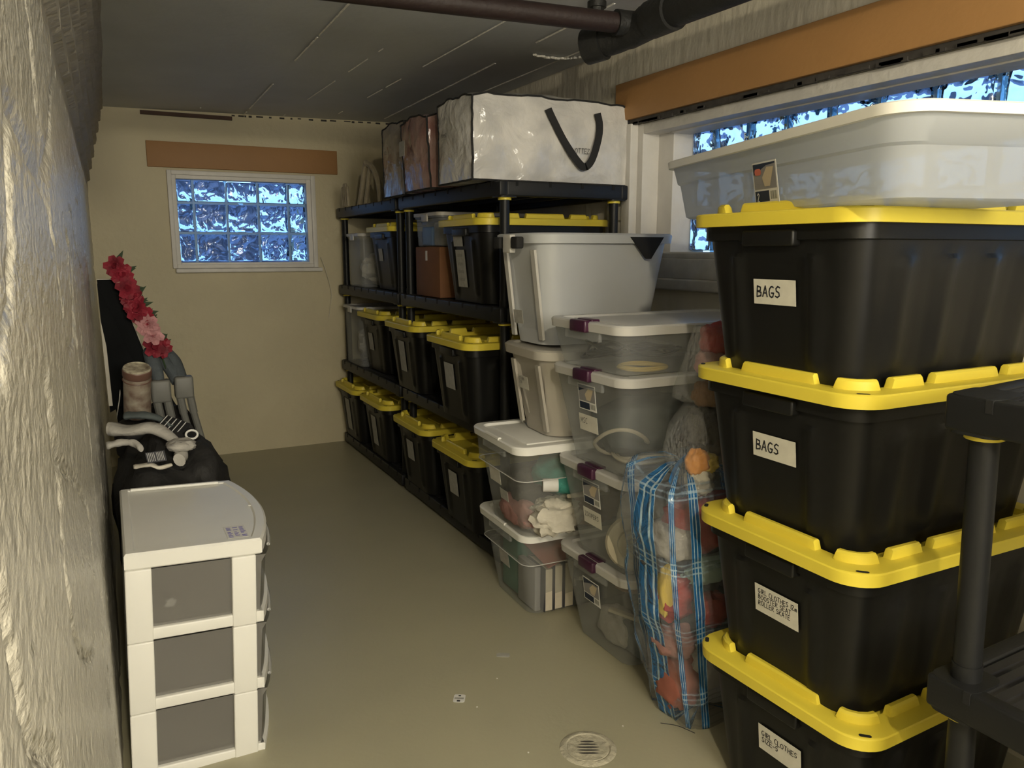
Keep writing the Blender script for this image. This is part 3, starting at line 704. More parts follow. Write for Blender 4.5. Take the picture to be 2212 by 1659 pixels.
s2 = shelving((1.445, 4.205, 0), .635, 1.235, LV, 'black plastic shelving unit at the far wall, pale wooden pieces on top', 'black shelving along the right wall')
s3 = shelving((1.300, -.40, 0), .61, 1.215, [.10, .622, 1.142], 'black plastic shelf unit at the right edge, in front of the near tote stack', None, .0235, 0, -.045)

def shelf_tote(x, y, z, label, lab=None, rz=0):
    return tote(x, y, z, label, SG, rz, lab=lab, sxx=.88)
D = 'paper_dim'
shelf_tote(1.360, 3.290, .081, 'yellow lidded black tote, bottom shelf, nearest to the clear boxes', [(.03, .20, .10, .115, D, None)])
shelf_tote(1.381, 3.940, .081, 'yellow lidded black tote, bottom shelf, second from the near end', [(.03, .21, .10, .11, D, None)])
shelf_tote(1.398, 4.660, .081, 'yellow lidded black tote, bottom shelf, third from the near end', [(.03, .17, .09, .19, D, None)])
shelf_tote(1.390, 5.232, .081, 'yellow lidded black tote, bottom shelf, against the far wall', [(.03, .17, .10, .22, D, None)])
shelf_tote(1.325, 3.245, .611, 'yellow lidded black tote, second shelf, nearest end', [(.02, .20, .105, .12, D, None)])
shelf_tote(1.385, 4.060, .611, 'yellow lidded black tote, second shelf, middle of three', [(.02, .19, .09, .17, D, None)])
shelf_tote(1.440, 4.80, .611, 'yellow lidded black tote, second shelf, furthest of three', [(.04, .19, .085, .11, D, None)])
a = shelf_tote(1.410, 3.285, 1.141, 'yellow lidded black tote, third shelf, with a small and a tall paper label', [(.045, .285, .10, .060, D, None), (.035, .155, .10, .170, 'paper_dim', None)])
for c in a.children:
    if c.name.startswith('label') and c.location.z < .2:
        for li, (wd_, yy) in enumerate(((.05, .06), (.055, .02), (.05, -.015), (.06, -.05))):
            g = G(); rnd = random.Random(li)
            for k in range(7): g.box(-.032+k*.009, -.032+k*.009+.003, yy-.006, yy+.006+rnd.uniform(0, .003), .0009, .0012)
            g.build('faint_line', 'ink_faint', c, 0)
b = shelf_tote(1.445, 4.560, 1.141, 'yellow lidded black tote, third shelf of the far unit', [(.04, .21, .07, .075, 'paper_dim', None)])
g = G(); g.add(*tube([(0, 0, 0), (0, 0, 0.001)], .004, 6))

# ---- other things on the shelving
def cardboard(loc, sx, sy, sz, label):
    t = thing('cardboard_box', label, 'box', loc)
    g = G(); g.box(-sx/2, sx/2, -sy/2, sy/2, 0, sz, b=.004); g.build('carton', 'cardboard', t)
    g = G(); g.box(-sx/2-.001, -sx/2+.001, .0, .025, sz-.07, sz-.02); g.build('tape', 'paperw', t, 0)
    g = G(); g.box(-sx/2, sx/2, -.003, .003, sz, sz+.0012); g.build('flap_seam', 'brown', t, 0)
    return t
cardboard((1.76, 3.83, 1.141), .55, .34, .255, 'brown cardboard box under a clear bin on the third shelf')
def simple_bin(loc, sx, sy, sz, label, bodym, lidm, content=None, name='clear_box', rz=0):
    t = thing(name, label, 'storage box', loc, rz)
    R = [ring(0, sx/2-.02, sy/2-.015, .02, 4), ring(.006, sx/2-.014, sy/2-.010, .025, 4), ring(sz-.03, sx/2-.006, sy/2-.006, .03, 4), ring(sz-.028, sx/2, sy/2, .03, 4), ring(sz-.016, sx/2, sy/2, .03, 4)]
    g = G(); g.add(*loft(R, True, False)); g.build('body', bodym, t)
    R = [ring(sz-.018, sx/2+.006, sy/2+.006, .035, 5), ring(sz-.002, sx/2+.007, sy/2+.007, .035, 5), ring(sz, sx/2+.002, sy/2+.002, .03, 5), ring(sz, sx/2-.025, sy/2-.025, .02, 5), ring(sz-.006, sx/2-.03, sy/2-.03, .02, 5)]
    g = G(); g.add(*loft(R)); g.build('lid', lidm, t)
    g = G()
    for s in (-1, 1): g.box(s*(sx/2+.006)-.004, s*(sx/2+.006)+.004, -.04, .04, sz-.045, sz-.008, b=.003)
    g.build('latch', lidm, t)
    return t
simple_bin((1.76, 3.83, 1.398), .56, .36, .17, 'clear bin with grey lid on top of the cardboard box', 'clear_cool', 'greylid')
g = G(); g.box(1.52, 1.98, 3.68, 3.82, 1.402, 1.52, b=.01); tag(g.build('paper_pad', 'paper_dim'), 'stack of pale papers inside the clear bin over the cardboard', 'papers')
g = G(); g.box(1.515, 1.98, 3.84, 3.98, 1.402, 1.50, b=.01); tag(g.build('blue_folder', 'blue'), 'blue folder inside the clear bin over the cardboard', 'folder')
simple_bin((1.735, 5.06, 1.141), .58, .30, .345, 'clear narrow bin beside the tote at the far end of third shelf', 'clear_cool', 'milky')
g = G(); g.add(*blob((1.70, 5.06, 1.26), (.22, .11, .115), .2, 2.5, 3, flat=1.148)); tag(g.build('pale_cloth', 'creamcloth'), 'pale folded cloth in the clear bin at the far end of third shelf', 'cloth')
simple_bin((1.735, 5.17, .611), .58, .36, .40, 'tall clear bin at the far end of second shelf by the wall', 'clear_cool', 'milky')
g = G(); g.add(*blob((1.70, 5.17, .76), (.22, .13, .14), .2, 2.5, 5, flat=.618)); tag(g.build('grey_cloth', 'whitecloth'), 'grey cloth in the tall clear bin on second shelf', 'cloth')
# pale wooden pieces on top of the far unit
t = thing('wooden_figure', 'pale carved wooden piece with fingers and folded arms on the far shelf top', 'ornament', (1.475, 5.0, 1.662))
g = G()
for k in range(4):
    g.add(*tube(smoothpath([(-.05, .16-.035*k, .0), (-.055, .17-.04*k, .07), (-.05, .185-.038*k, .125+.02*(k in (1, 2)))]), [.010]*7+[.009]*5+[.004], 8))
g.build('finger', 'palewood', t)
g = G(); g.add(*tube(smoothpath([(.0, -.02, 0), (.0, -.10, .12), (.0, -.16, .225), (.0, -.20, .245)]), .017, 8)); g.add(*tube(smoothpath([(.02, -.09, 0), (.02, -.14, .10), (.02, -.20, .22)]), .015, 8)); g.build('folded_arm', 'palewood', t)
g = G(); g.add(*tube(smoothpath([(.0, -.18, .25), (.02, -.26, .21), (.03, -.33, .12), (.03, -.36, .0)]), .018, 8)); g.build('bent_arm', 'palewood', t)

# ================================================================ bedding bags on the shelf top
def bedding_bag(name, x0, x1, y0, y1, z0, h, m, label, text=None, handle=True, seed=1, cat='storage bag', skew=0.0):
    t = thing(name, label, cat, ((x0+x1)/2, (y0+y1)/2, z0)); hx, hy = (x1-x0)/2, (y1-y0)/2
    nx, ny, nz = 34, 18, 18
    g = G()
    def pt(u, v, w):   # u,v,w in -1..1 on the cube surface
        x = u*hx; y = v*hy; z = (w+1)/2*h
        bul = (1-u*u)*(1-v*v)
        if abs(w) == 1: z += (.035*bul if w > 0 else 0.0)
        if abs(v) == 1: y += math.copysign(.022*(1-u*u)*(1-w*w), v)
        if abs(u) == 1: x += math.copysign(.018*(1-v*v)*(1-w*w), u)
        n = noise.noise(Vector((u*3+seed, v*2.2, w*1.6))); n2 = noise.noise(Vector((u*9+seed, v*6, w*5)))
        e = max(abs(u), abs(v)) if abs(w) == 1 else 1
        fadeB = min(1, (w+1)*2.5)
        y += .010*n+.005*n2; z += (.012*n+.005*n2)*fadeB; x += .006*n2+skew*(w+1)*.5*h
        # sagging corners
        z -= .018*max(0, abs(u)-.85)/.15*max(0, w)*max(0, abs(v)-.2)
        return (x, y, z)
    idx = {}
    def V(u, v, w):
        k = (round(u, 4), round(v, 4), round(w, 4))
        if k not in idx: idx[k] = len(g.v); g.v.append(pt(u, v, w))
        return idx[k]
    def face(fn, n1, n2, flip):
        for i in range(n1):
            for j in range(n2):
                a, b, c, d = -1+2*i/n1, -1+2*(i+1)/n1, -1+2*j/n2, -1+2*(j+1)/n2
                q = [V(*fn(a, c)), V(*fn(b, c)), V(*fn(b, d)), V(*fn(a, d))]; g.f.append(tuple(q[::-1] if flip else q))
    face(lambda a, b: (a, b, 1), nx, ny, False); face(lambda a, b: (a, b, -1), nx, ny, True)
    face(lambda a, b: (a, -1, b), nx, nz, False); face(lambda a, b: (a, 1, b), nx, nz, True)
    face(lambda a, b: (-1, a, b), ny, nz, True); face(lambda a, b: (1, a, b), ny, nz, False)
    g.build('cover', m, t, 50)
    def edge(fn, n=24): return [pt(*fn(-1+2*k/n)) for k in range(n+1)]
    k = 1.0
    for fn in (lambda s: (s, -1, 1), lambda s: (s, -1, -1), lambda s: (-1, -1, s), lambda s: (1, -1, s), lambda s: (-1, 1, s), lambda s: (-1, s, 1), lambda s: (-1, s, -1), lambda s: (s, 1, 1), lambda s: (1, s, 1)):
        gg = G(); gg.add(*tube(edge(fn), .0045, 6)); gg.build('piping', 'strap', t)
    if handle:
        y = -hy-.026
        P = [(q[0]-.10, q[1], q[2]) for q in smoothpath([(.055, y, h*.86), (.075, y-.006, h*.74), (.13, y-.012, h*.48), (.20, y-.012, h*.25), (.235, y-.012, h*.20), (.27, y-.012, h*.30), (.30, y-.010, h*.54), (.31, y-.004, h*.72), (.30, y, h*.86)], 5)]
        gg = G(); gg.add(*ribbon([p for p in P], (1, 0, .35), .032, .004)); gg.build('handle', 'strap', t)
    if text:
        gl = writing(text, .020, lw=.11, seed=5).build('lettering', 'ink', t, 0); place(gl, (.085, -hy-.032, h*.36), (1, 0, 0), (0, 0, 1))
    return t
bb = bedding_bag('bedding_bag', 1.355, 2.118, 2.97, 3.33, 1.664, .345, 'bagwhite', 'large clear bag of white bedding with black straps on the shelf top', 'OTTEZ', True, 1)
gl = writing('CAMPEZ', .014, lw=.11, seed=6).build('lettering', 'ink', bb, 0); place(gl, (-.383-.025, .09, .19), (0, -1, 0), (0, 0, 1))
b2 = bedding_bag('bedding_bag', 1.37, 2.02, 3.47, 3.82, 1.664, .335, 'bagpink', 'clear bag of pink bedding behind the large white bag', None, False, 4, skew=-.05)
sticker(b2, (-.372, .08, .20), (0, -1, 0), (0, 0, 1), .075, .07, 'paper_dim')
b3 = bedding_bag('bedding_bag', 1.41, 2.02, 3.93, 4.28, 1.664, .375, 'baggrey', 'dull grey bedding bag furthest back on the shelf top', None, False, 7)
gl = writing('EZEL', .014, lw=.11, seed=6).build('lettering', 'ink', b3, 0); place(gl, (-.336, .06, .22), (0, -1, 0), (0, 0, 1))
g = G(); g.add(*blob((1.62, 3.43, 1.70), (.24, .09, .04), .2, 2.5, 5, flat=1.664)); tag(g.build('pink_blanket', 'pink'), 'pink blanket end squashed between the white and pink bags', 'blanket')

# ================================================================ long frosted tub on the near stack
t = thing('long_tub', 'long frosted storage tub with white lid lying on the near tote stack', 'storage box', (0, 0, 0))
A = Vector((1.440, 1.86, 0)); B = Vector((1.160, .875, 0)); u = (A-B).normalized(); v = Vector((u.y, -u.x, 0)); cen = B+u*(A-B).length/2+v*.235
t.location = (cen.x, cen.y, 1.466); t.rotation_euler = (0, 0, math.atan2(u.y, u.x))
LX, LY, TZ = (A-B).length/2, .235, .158
g = G(); sb = 12
R = [ring(0, LX-.065, LY-.05, .05, 6, sub=sb), ring(.004, LX-.058, LY-.042, .055, 6, sub=sb), ring(.09, LX-.040, LY-.028, .06, 6, sub=sb), ring(.095, LX-.034, LY-.022, .06, 6, sub=sb), ring(TZ-.012, LX-.012, LY-.012, .07, 6, sub=sb)]
g.add(*loft(R, True, False)); g.build('body', 'frost', t)
g = G(); R = [ring(TZ-.020, LX-.002, LY-.002, .075, 7), ring(TZ-.003, LX, LY, .075, 7), ring(TZ, LX-.004, LY-.004, .072, 7), ring(TZ, LX-.03, LY-.03, .06, 7), ring(TZ-.006, LX-.035, LY-.035, .06, 7)]
g.add(*loft(R)); g.build('lid', 'wlid', t)
pl = picture_label(t, (-.045, LY-.026, .062), (-1, 0, 0), (0, .17, 1), .102, .090)
g = G(); g.add([(x-.026, y+.024, .0024) for x, y in rr(.014, .007, .007, 4)], [tuple(range(20))]); g.build('red_oval_logo', 'redlogo', pl, 0)
gl = writing('2', .018, lw=.16).build('lettering', 'paperw', pl, 0); gl.location = (-.038, -.040, .0022)
# ================================================================ clear boxes
def latch_box(name, x, y, z, Lx, Ly, H, label, body, lidm, latch=None, step=False, rz=0, group=None):
    """x = aisle face of the lid, y = centre, long way along +x"""
    t = thing(name, label, 'storage box', (x+Lx/2, y, z), rz, group); hx, hy = Lx/2-.012, Ly/2-.012; tp = .045*H/.3
    g = G(); lz = H-.030
    rs = [(0, tp+.008), (.004, tp), (lz*.72, tp*.28)]
    if step: rs = [(0, tp+.008), (.004, tp), (lz*.68, tp*.42), (lz*.70, tp*.12), (lz*.9, tp*.05)]
    R = [ring(zz, hx-q, hy-q, .045, 5, sub=3) for zz, q in rs]+[ring(lz, hx, hy, .045, 5, sub=3), ring(lz+.006, hx+.004, hy+.004, .045, 5, sub=3)]
    g.add(*loft(R, True, False)); g.build('body', body, t)
    if step:
        gb = G(); zz = lz*.70; q = tp*.12; P = [(a, b, zz) for a, b in rr(hx-q+.001, hy-q+.001, .045, 5)]; gb.add(*tube(P, .0018, 5, True)); gb.build('moulded_line', 'milky', t)
    g = G(); X, Y = Lx/2, Ly/2
    R = [ring(lz, X-.002, Y-.002, .055, 7), ring(H-.006, X, Y, .055, 7), ring(H-.001, X-.004, Y-.004, .052, 7), ring(H, X-.010, Y-.010, .05, 7), ring(H, X-.034, Y-.034, .035, 7), ring(H-.009, X-.040, Y-.040, .03, 7)]
    g.add(*loft(R)); 
    g.box(-X+.07, X-.07, -Y+.07, Y-.07, H-.010, H-.004, b=.002)
    if not latch:                              # rolled grips on the lid ends
        for s in (-1, 1): g.add(*tube([(s*(X-.006), -.06, H-.003), (s*(X-.006), .06, H-.003)], .008, 8))
    g.build('lid', lidm, t)
    if latch:
        for s in (-1, 1):
            g = G(); g.box(s*X-.014, s*X+.010, -.045, .045, H-.034, H+.004, b=.006); g.box(s*(X-.03)-.016, s*(X-.03)+.016, -.042, .042, H-.006, H+.006, b=.004)
            g.build('latch', latch, t)
    g = G()
    for s in (-1, 1): g.box(s*(hx+.002)-.006, s*(hx+.002)+.006, -.10, .10, lz-.030, lz, b=.004)
    g.build('handle_rim', 'clear_cool', t)
    return t
WG = 'white lidded clear boxes'; PG = 'clear boxes with purple latches'
wb1 = latch_box('clear_box', 1.281, 2.590, .001, .58, .45, .345, 'clear box with white lid holding books, bottom of stack, on the floor', 'clear', 'wlid', None, True, math.radians(-2), WG)
wb2 = latch_box('clear_box', 1.215, 2.500, .347, .58, .45, .360, 'clear box with white lid full of cloth and a white roll, under the taupe tote', 'clear', 'wlid', None, True, math.radians(-3), WG)
sticker(wb1, (-.262, .0, .185), (0, -1, 0), (-.13, 0, 1), .085, .062, 'paper_dim')
sticker(wb2, (-.264, .03, .200), (0, -1, 0), (-.13, 0, 1), .10, .058, 'paper', 'TOWELS'[:0] or None); 
sticker(wb2, (-.257, -.04, .140), (0, -1, 0), (-.13, 0, 1), .07, .04, 'paper_dim')
pu1 = latch_box('clear_box', 1.382, 2.110, .001, .66, .44, .340, 'clear purple latch box on the floor with brown cloth and an orange tipped stick', 'clear_cool', 'milky', 'purple', False, 0, PG)
pu2 = latch_box('clear_box', 1.351, 2.075, .342, .66, .44, .338, 'clear purple latch box of cream pipe pieces, second from the floor', 'clear_cool', 'milky', 'purple', False, 0, PG)
pu3 = latch_box('clear_box', 1.315, 2.055, .681, .68, .44, .325, 'clear purple latch box of pale cables, third from the floor', 'clear_cool', 'milky', 'purple', False, 0, PG)
pu4 = latch_box('clear_box', 1.305, 2.060, 1.007, .74, .44, .155, 'shallow clear purple latch box with yellow cable, top of its stack', 'clear_cool', 'milky', 'purple', False, 0, PG)
for b_, dy, zz, txt in ((pu1, .0, .22, None), (pu2, -.0, .245, 'ZOOPERS'), (pu3, -.0, .235, 'MSC')):
    picture_label(b_, (-.313-(.01 if b_ is pu3 else 0), dy, zz), (0, -1, 0), (-.12, 0, 1), .10, .085)
    if txt: sticker(b_, (-.307-(.009 if b_ is pu3 else 0), dy, zz-.085), (0, -1, 0), (-.12, 0, 1), .105, .055, 'paper', txt, .016 if len(txt) > 4 else .018, ty=.45)
sticker(pu3, (-.318, .03, .262), (.1, -1, -.3), (-.12, 0, 1), .06, .03, 'paper')
# --- taupe tote and big grey tote above the white-lidded boxes
def ridge_tote(x, y, z, Lx, Ly, H, label, m, lidm, rz=0, big=False):
    t = thing('grey_tote', label, 'storage box', (x+Lx/2, y, z), rz); hx, hy = Lx/2-.02, Ly/2-.02; tp = .05
    g = G(); R = []
    sub = 18
    for zz in (0, .006, .05, .055, H*.74, H*.80, H-.03):
        q = tp*(1-zz/H); pts = rr(hx-q, hy-q, .075, 7, sub=sub); out = []
        for (a, b) in pts:
            if a < -(hx-q)+.004 and abs(b) < .095 and .01 < zz < H*.78: a += .012
            out.append((a, b, zz))
        R.append(out)
    g.add(*loft(R, True, True)); g.build('body', m, t)
    g = G(); X, Y = Lx/2, Ly/2
    R = [ring(H-.036, X-.003, Y-.003, .09, 8), ring(H-.006, X, Y, .09, 8), ring(H, X-.008, Y-.008, .085, 8), ring(H, X-.03, Y-.03, .07, 8), ring(H-.008, X-.036, Y-.036, .07, 8)]
    g.add(*loft(R)); g.build('lid', lidm, t)
    g = G()
    for yy in (.108, -.108):
        g.add(*ribbon([(-hx+tp-.006, yy, .02), (-hx+tp*.22-.006, yy, H-.06)], (0, 1, 0), .028, .010))
    g.build('ridge', 'greycol' if big else lidm, t)
    return t
gt1 = ridge_tote(1.325, 2.490, .708, .60, .41, .325, 'taupe lidded tote labelled on a paper strip, on the white lidded box', 'greylid', 'greylid', math.radians(-4))
sticker(gt1, (-.272, .02, .185), (0, -1, 0), (-.15, 0, 1), .085, .05, 'paper', 'KITCHEN\nSTUFF', .0105, ty=.66)
gt2 = ridge_tote(1.335, 2.575, 1.035, .62, .40, .405, 'big light grey tote with black latches, on the taupe tote by the window', 'grey', 'grey', 0, True)
g = G()
for s in (-1, 1):
    g.add([(0.07, s*0.198, 0.392), (0.22, s*0.198, 0.392), (0.17, s*0.19, 0.315), (0.145, s*0.19, 0.315), (0.07, s*0.206, 0.392), (0.22, s*0.206, 0.392), (0.17, s*0.197, 0.312), (0.145, s*0.197, 0.312)], [(0, 1, 2, 3), (7, 6, 5, 4), (0, 4, 5, 1), (1, 5, 6, 2), (2, 6, 7, 3), (3, 7, 4, 0)])
g.build('side_latch', 'strap', gt2, 0)
g = G(); g.box(-.345, -.315, -.095, -.045, .35, .392, b=.006); g.box(-.345, -.315, .045, .095, .35, .392, b=.006); g.build('latch', 'strap', gt2)
g = G(); g.box(-.338, -.315, -.03, .03, .335, .40, b=.004); g.build('handle', 'greycol', gt2)
sticker(gt2, (-.287, .0, .10), (0, -1, 0), (-.12, 0, 1), .07, .05, 'paper_dim')

# --- contents of the white-lidded boxes
def lump(name, c, s, m, label, cat='cloth', seed=1, flat=None, amp=.18, freq=2.4, seg=30, rings=18):
    g = G(); g.add(*blob(c, s, amp, freq, seed, seg, rings, flat)); return tag(g.build(name, m, None, 60), label, cat)
bk = [(1.395, .034), (1.437, .036), (1.482, .040)]
for i, (x, w_) in enumerate(bk):
    t = thing('book', ['leftmost of three upright books with cream pages facing out in bottom clear box', 'middle of three upright books in the bottom clear box', 'rightmost of three upright books in the bottom clear box'][i], 'book', (x, 2.42, .010), math.radians(-3), 'books standing in the bottom clear box')
    g = G(); g.box(0, w_-.004, 0.003, .15, .004, .170+.006*i); g.build('pages', 'book', t, 0)
    g = G(); g.box(-.002, .0, 0, .155, 0, .176+.006*i); g.box(w_-.004, w_-.002, 0, .155, 0, .176+.006*i); g.box(-.002, w_-.002, .150, .155, 0, .176+.006*i); g.build('cover', 'cover', t, 0)
g = G(); g.box(-.10, .12, -.002, .20, 0, .006, b=.002); o = tag(g.build('red_folder', 'coverr'), 'red folder leaning over the books in the bottom clear box', 'folder'); o.location = (1.50, 2.42, .215); o.rotation_euler = (.25, -.30, 0)
g = G(); g.box(1.37, 1.78, 2.60, 2.74, .012, .28, b=.01); tag(g.build('green_file_box', 'green'), 'dark green file box at the back of the bottom clear box', 'box')
g = G(); g.box(1.36, 1.385, 2.44, 2.58, .012, .19, b=.004); tag(g.build('grey_binder', 'greyprint'), 'grey binder against the left side of the bottom clear box', 'binder')
simple_bin((1.62, 2.46, .012), .17, .10, .12, 'small clear tub beside the three books', 'clear', 'milky', name='small_tub')
lump('teal_cloth', (1.47, 2.40, .56), (.14, .12, .075), 'teal', 'teal cloth bunched in the clear box below the taupe tote', seed=2)
lump('brown_bag', (1.56, 2.36, .45), (.13, .10, .085), 'brown', 'brown cloth bag at the right in the clear box below the taupe tote', seed=3, flat=.36)
lump('crumpled_paper', (1.385, 2.33, .430), (.105, .075, .070), 'creamcloth', 'crumpled white paper bag low in the clear box below the taupe tote', 'paper', 5, .358, .32, 3.2)
lump('dark_cloth', (1.40, 2.50, .47), (.12, .12, .10), 'charcoal', 'dark cloth at the back left of the clear box below the taupe tote', seed=6, flat=.36)
lump('mauve_cloth', (1.305, 2.47, .42), (.045, .14, .06), 'pink', 'dusty pink cloth along the left side of the clear box', seed=8, flat=.358)
g = G(); g.add(*tube([(0, 0, 0), (.055, 0, 0)], .024, 20)); o = tag(g.build('white_roll', 'paperw'), 'small white paper roll in the clear box below the taupe tote', 'roll'); o.location = (1.325, 2.325, .553); o.rotation_euler = (0, 0, math.radians(-25))
g = G(); g.add(*tube([(0, 0, 0), (.17, 0, -.004)], [.007, .015], 10)); o = tag(g.build('wooden_peg', 'book'), 'pale wooden handle lying across the cloth in the clear box', 'handle'); o.location = (1.40, 2.275, .515)
# --- contents of purple latch boxes
lump('brown_cloth', (1.66, 2.06, .255), (.20, .14, .05), 'brown', 'brown cloth heaped at the top of the lowest purple latch box', seed=11)
g = G(); g.box(1.50, 1.72, 1.95, 2.08, .012, .115, b=.006); tag(g.build('dark_case', 'slate'), 'dark slate case in the lowest purple latch box', 'box')
g = G(); g.box(1.565, 1.60, 1.935, 1.946, .03, .085, b=.003); tag(g.build('silver_tag', 'paperw'), 'small pale card standing against the dark case', 'card')
t = thing('paint_stick', 'pale stick with an orange end in the lowest purple latch box', 'stick', (1.48, 2.12, .13)); t.rotation_euler = (0, math.radians(8), math.radians(-56))
g = G(); g.box(0, .20, -.012, .012, 0, .012, b=.003); g.build('shaft', 'book', t)
g = G(); g.box(.19, .235, -.016, .016, -.006, .018, b=.004); g.build('orange_tip', 'orangep', t)
lump('grey_rag', (1.53, 2.12, .06), (.06, .11, .07), 'whitecloth', 'grey rag at the left of the lowest purple latch box', seed=12, flat=.008)
# cream pipe pieces
t = thing('pipe_elbow', 'cream plastic pipe elbow standing in the second purple latch box', 'pipe fitting', (1.64, 1.985, .345))
g = G(); g.add(*tube(smoothpath([(-.11, .02, .05), (-.05, .01, .055), (.0, 0, .09), (.03, 0, .15), (.035, 0, .21)]), .045, 18, cap=False)); g.build('elbow_tube', 'pvc', t)
g = G(); g.add(*tube([(-.125, .02, .05), (-.095, .02, .05)], .052, 18, cap=False)); g.add(*tube([(.035, 0, .19), (.035, 0, .225)], .052, 18, cap=False)); g.build('socket', 'pvc', t)
g = G(); g.add(*lathe([(.03, 0), (.085, .005), (.09, .02), (.082, .035), (.05, .045), (.045, .06)], 28)); o = tag(g.build('cream_dome', 'pvc'), 'round cream dome leaning against the front of the second purple latch box', 'lid'); o.location = (1.475, 1.985, .43); o.rotation_euler = (math.radians(78), 0, math.radians(-38))
g = G(); g.add(*tube([(0, 0, 0), (.09, 0, .02)], [.032, .034], 16, cap=False)); g.add(*tube([(.0, 0, 0), (.003, 0, 0.0005)], [.020, .030], 16)); o = tag(g.build('short_pipe', 'pvc'), 'short cream tube lying low in the second purple latch box', 'pipe fitting'); o.location = (1.50, 1.955, .375)
lump('cream_bag', (1.72, 2.12, .46), (.20, .14, .09), 'creamcloth', 'cream bundle behind the pipe pieces in the second purple latch box', seed=14, flat=.34)
# cables
def coil(name, c, r, turns, m, rad, label, seed, wob=.35, sz=.03, z0=None, tilt=0.0, cat='cable', el=1.0):
    rnd = random.Random(seed); P = []
    n = int(turns*14)
    for k in range(n):
        a = 2*PI*k/14; rr_ = r*(1+wob*noise.noise(Vector((k*.13, seed, 0))))
        P.append((c[0]+rr_*math.cos(a)+tilt*rr_*math.sin(a), c[1]+rr_*math.sin(a)*el, c[2]+sz*noise.noise(Vector((k*.17, seed, 4)))+k/n*sz*.4))
    g = G(); g.add(*tube(smoothpath(P, 3), rad, 7)); return tag(g.build(name, m), label, cat)
coil('pale_cable', (1.60, 2.06, .70), .135, 2.1, 'cable_w', .0065, 'thick pale cable looping along the bottom of the third purple latch box', 3, .5, .06, el=.75)
coil('pale_cable', (1.46, 2.05, .735), .085, 1.2, 'cable_w', .0065, 'pale cable loop rising on the left of the third purple latch box', 9, .3, .13, el=1.1)
P = smoothpath([(1.55, 1.93, .675), (1.60, 1.935, .69), (1.635, 1.93, .76), (1.66, 1.93, .775), (1.675, 1.93, .72), (1.67, 1.94, .68), (1.72, 1.95, .69)])
g = G(); g.add(*tube(P, .006, 7)); tag(g.build('pale_cable', 'cable_w'), 'pale cable arch standing near the front of the third purple latch box', 'cable')
lump('dark_bundle', (1.64, 2.14, .78), (.22, .14, .11), 'slate', 'dark slate bundle filling the back of the third purple latch box', seed=16, flat=.675)
lump('brown_wrap', (1.80, 2.02, .74), (.12, .08, .06), 'brown', 'brown wrapped parcel at the right of the third purple latch box', seed=17, flat=.672)
coil('yellow_cable', (1.50, 1.99, 1.012), .078, 4.2, 'cable_y', .0042, 'coil of yellow cable in the shallow top latch box', 5, .12, .010, el=.9)
coil('black_cable', (1.47, 2.17, 1.035), .06, 5.0, 'cable_k', .0045, 'tangle of black cable left in the shallow top latch box', 6, .7, .05)
coil('black_cable', (1.70, 2.20, 1.03), .085, 5.0, 'cable_k', .0045, 'tangle of black cable at the back of the shallow top latch box', 8, .7, .05)
g = G(); g.box(1.83, 1.96, 1.93, 2.03, 1.05, 1.10, b=.006); g.box(1.85, 1.95, 1.95, 2.02, 1.006, 1.05, b=.004); tag(g.build('white_adapter', 'whitecloth'), 'pale box shaped adapter at the right of the shallow top latch box', 'adapter')

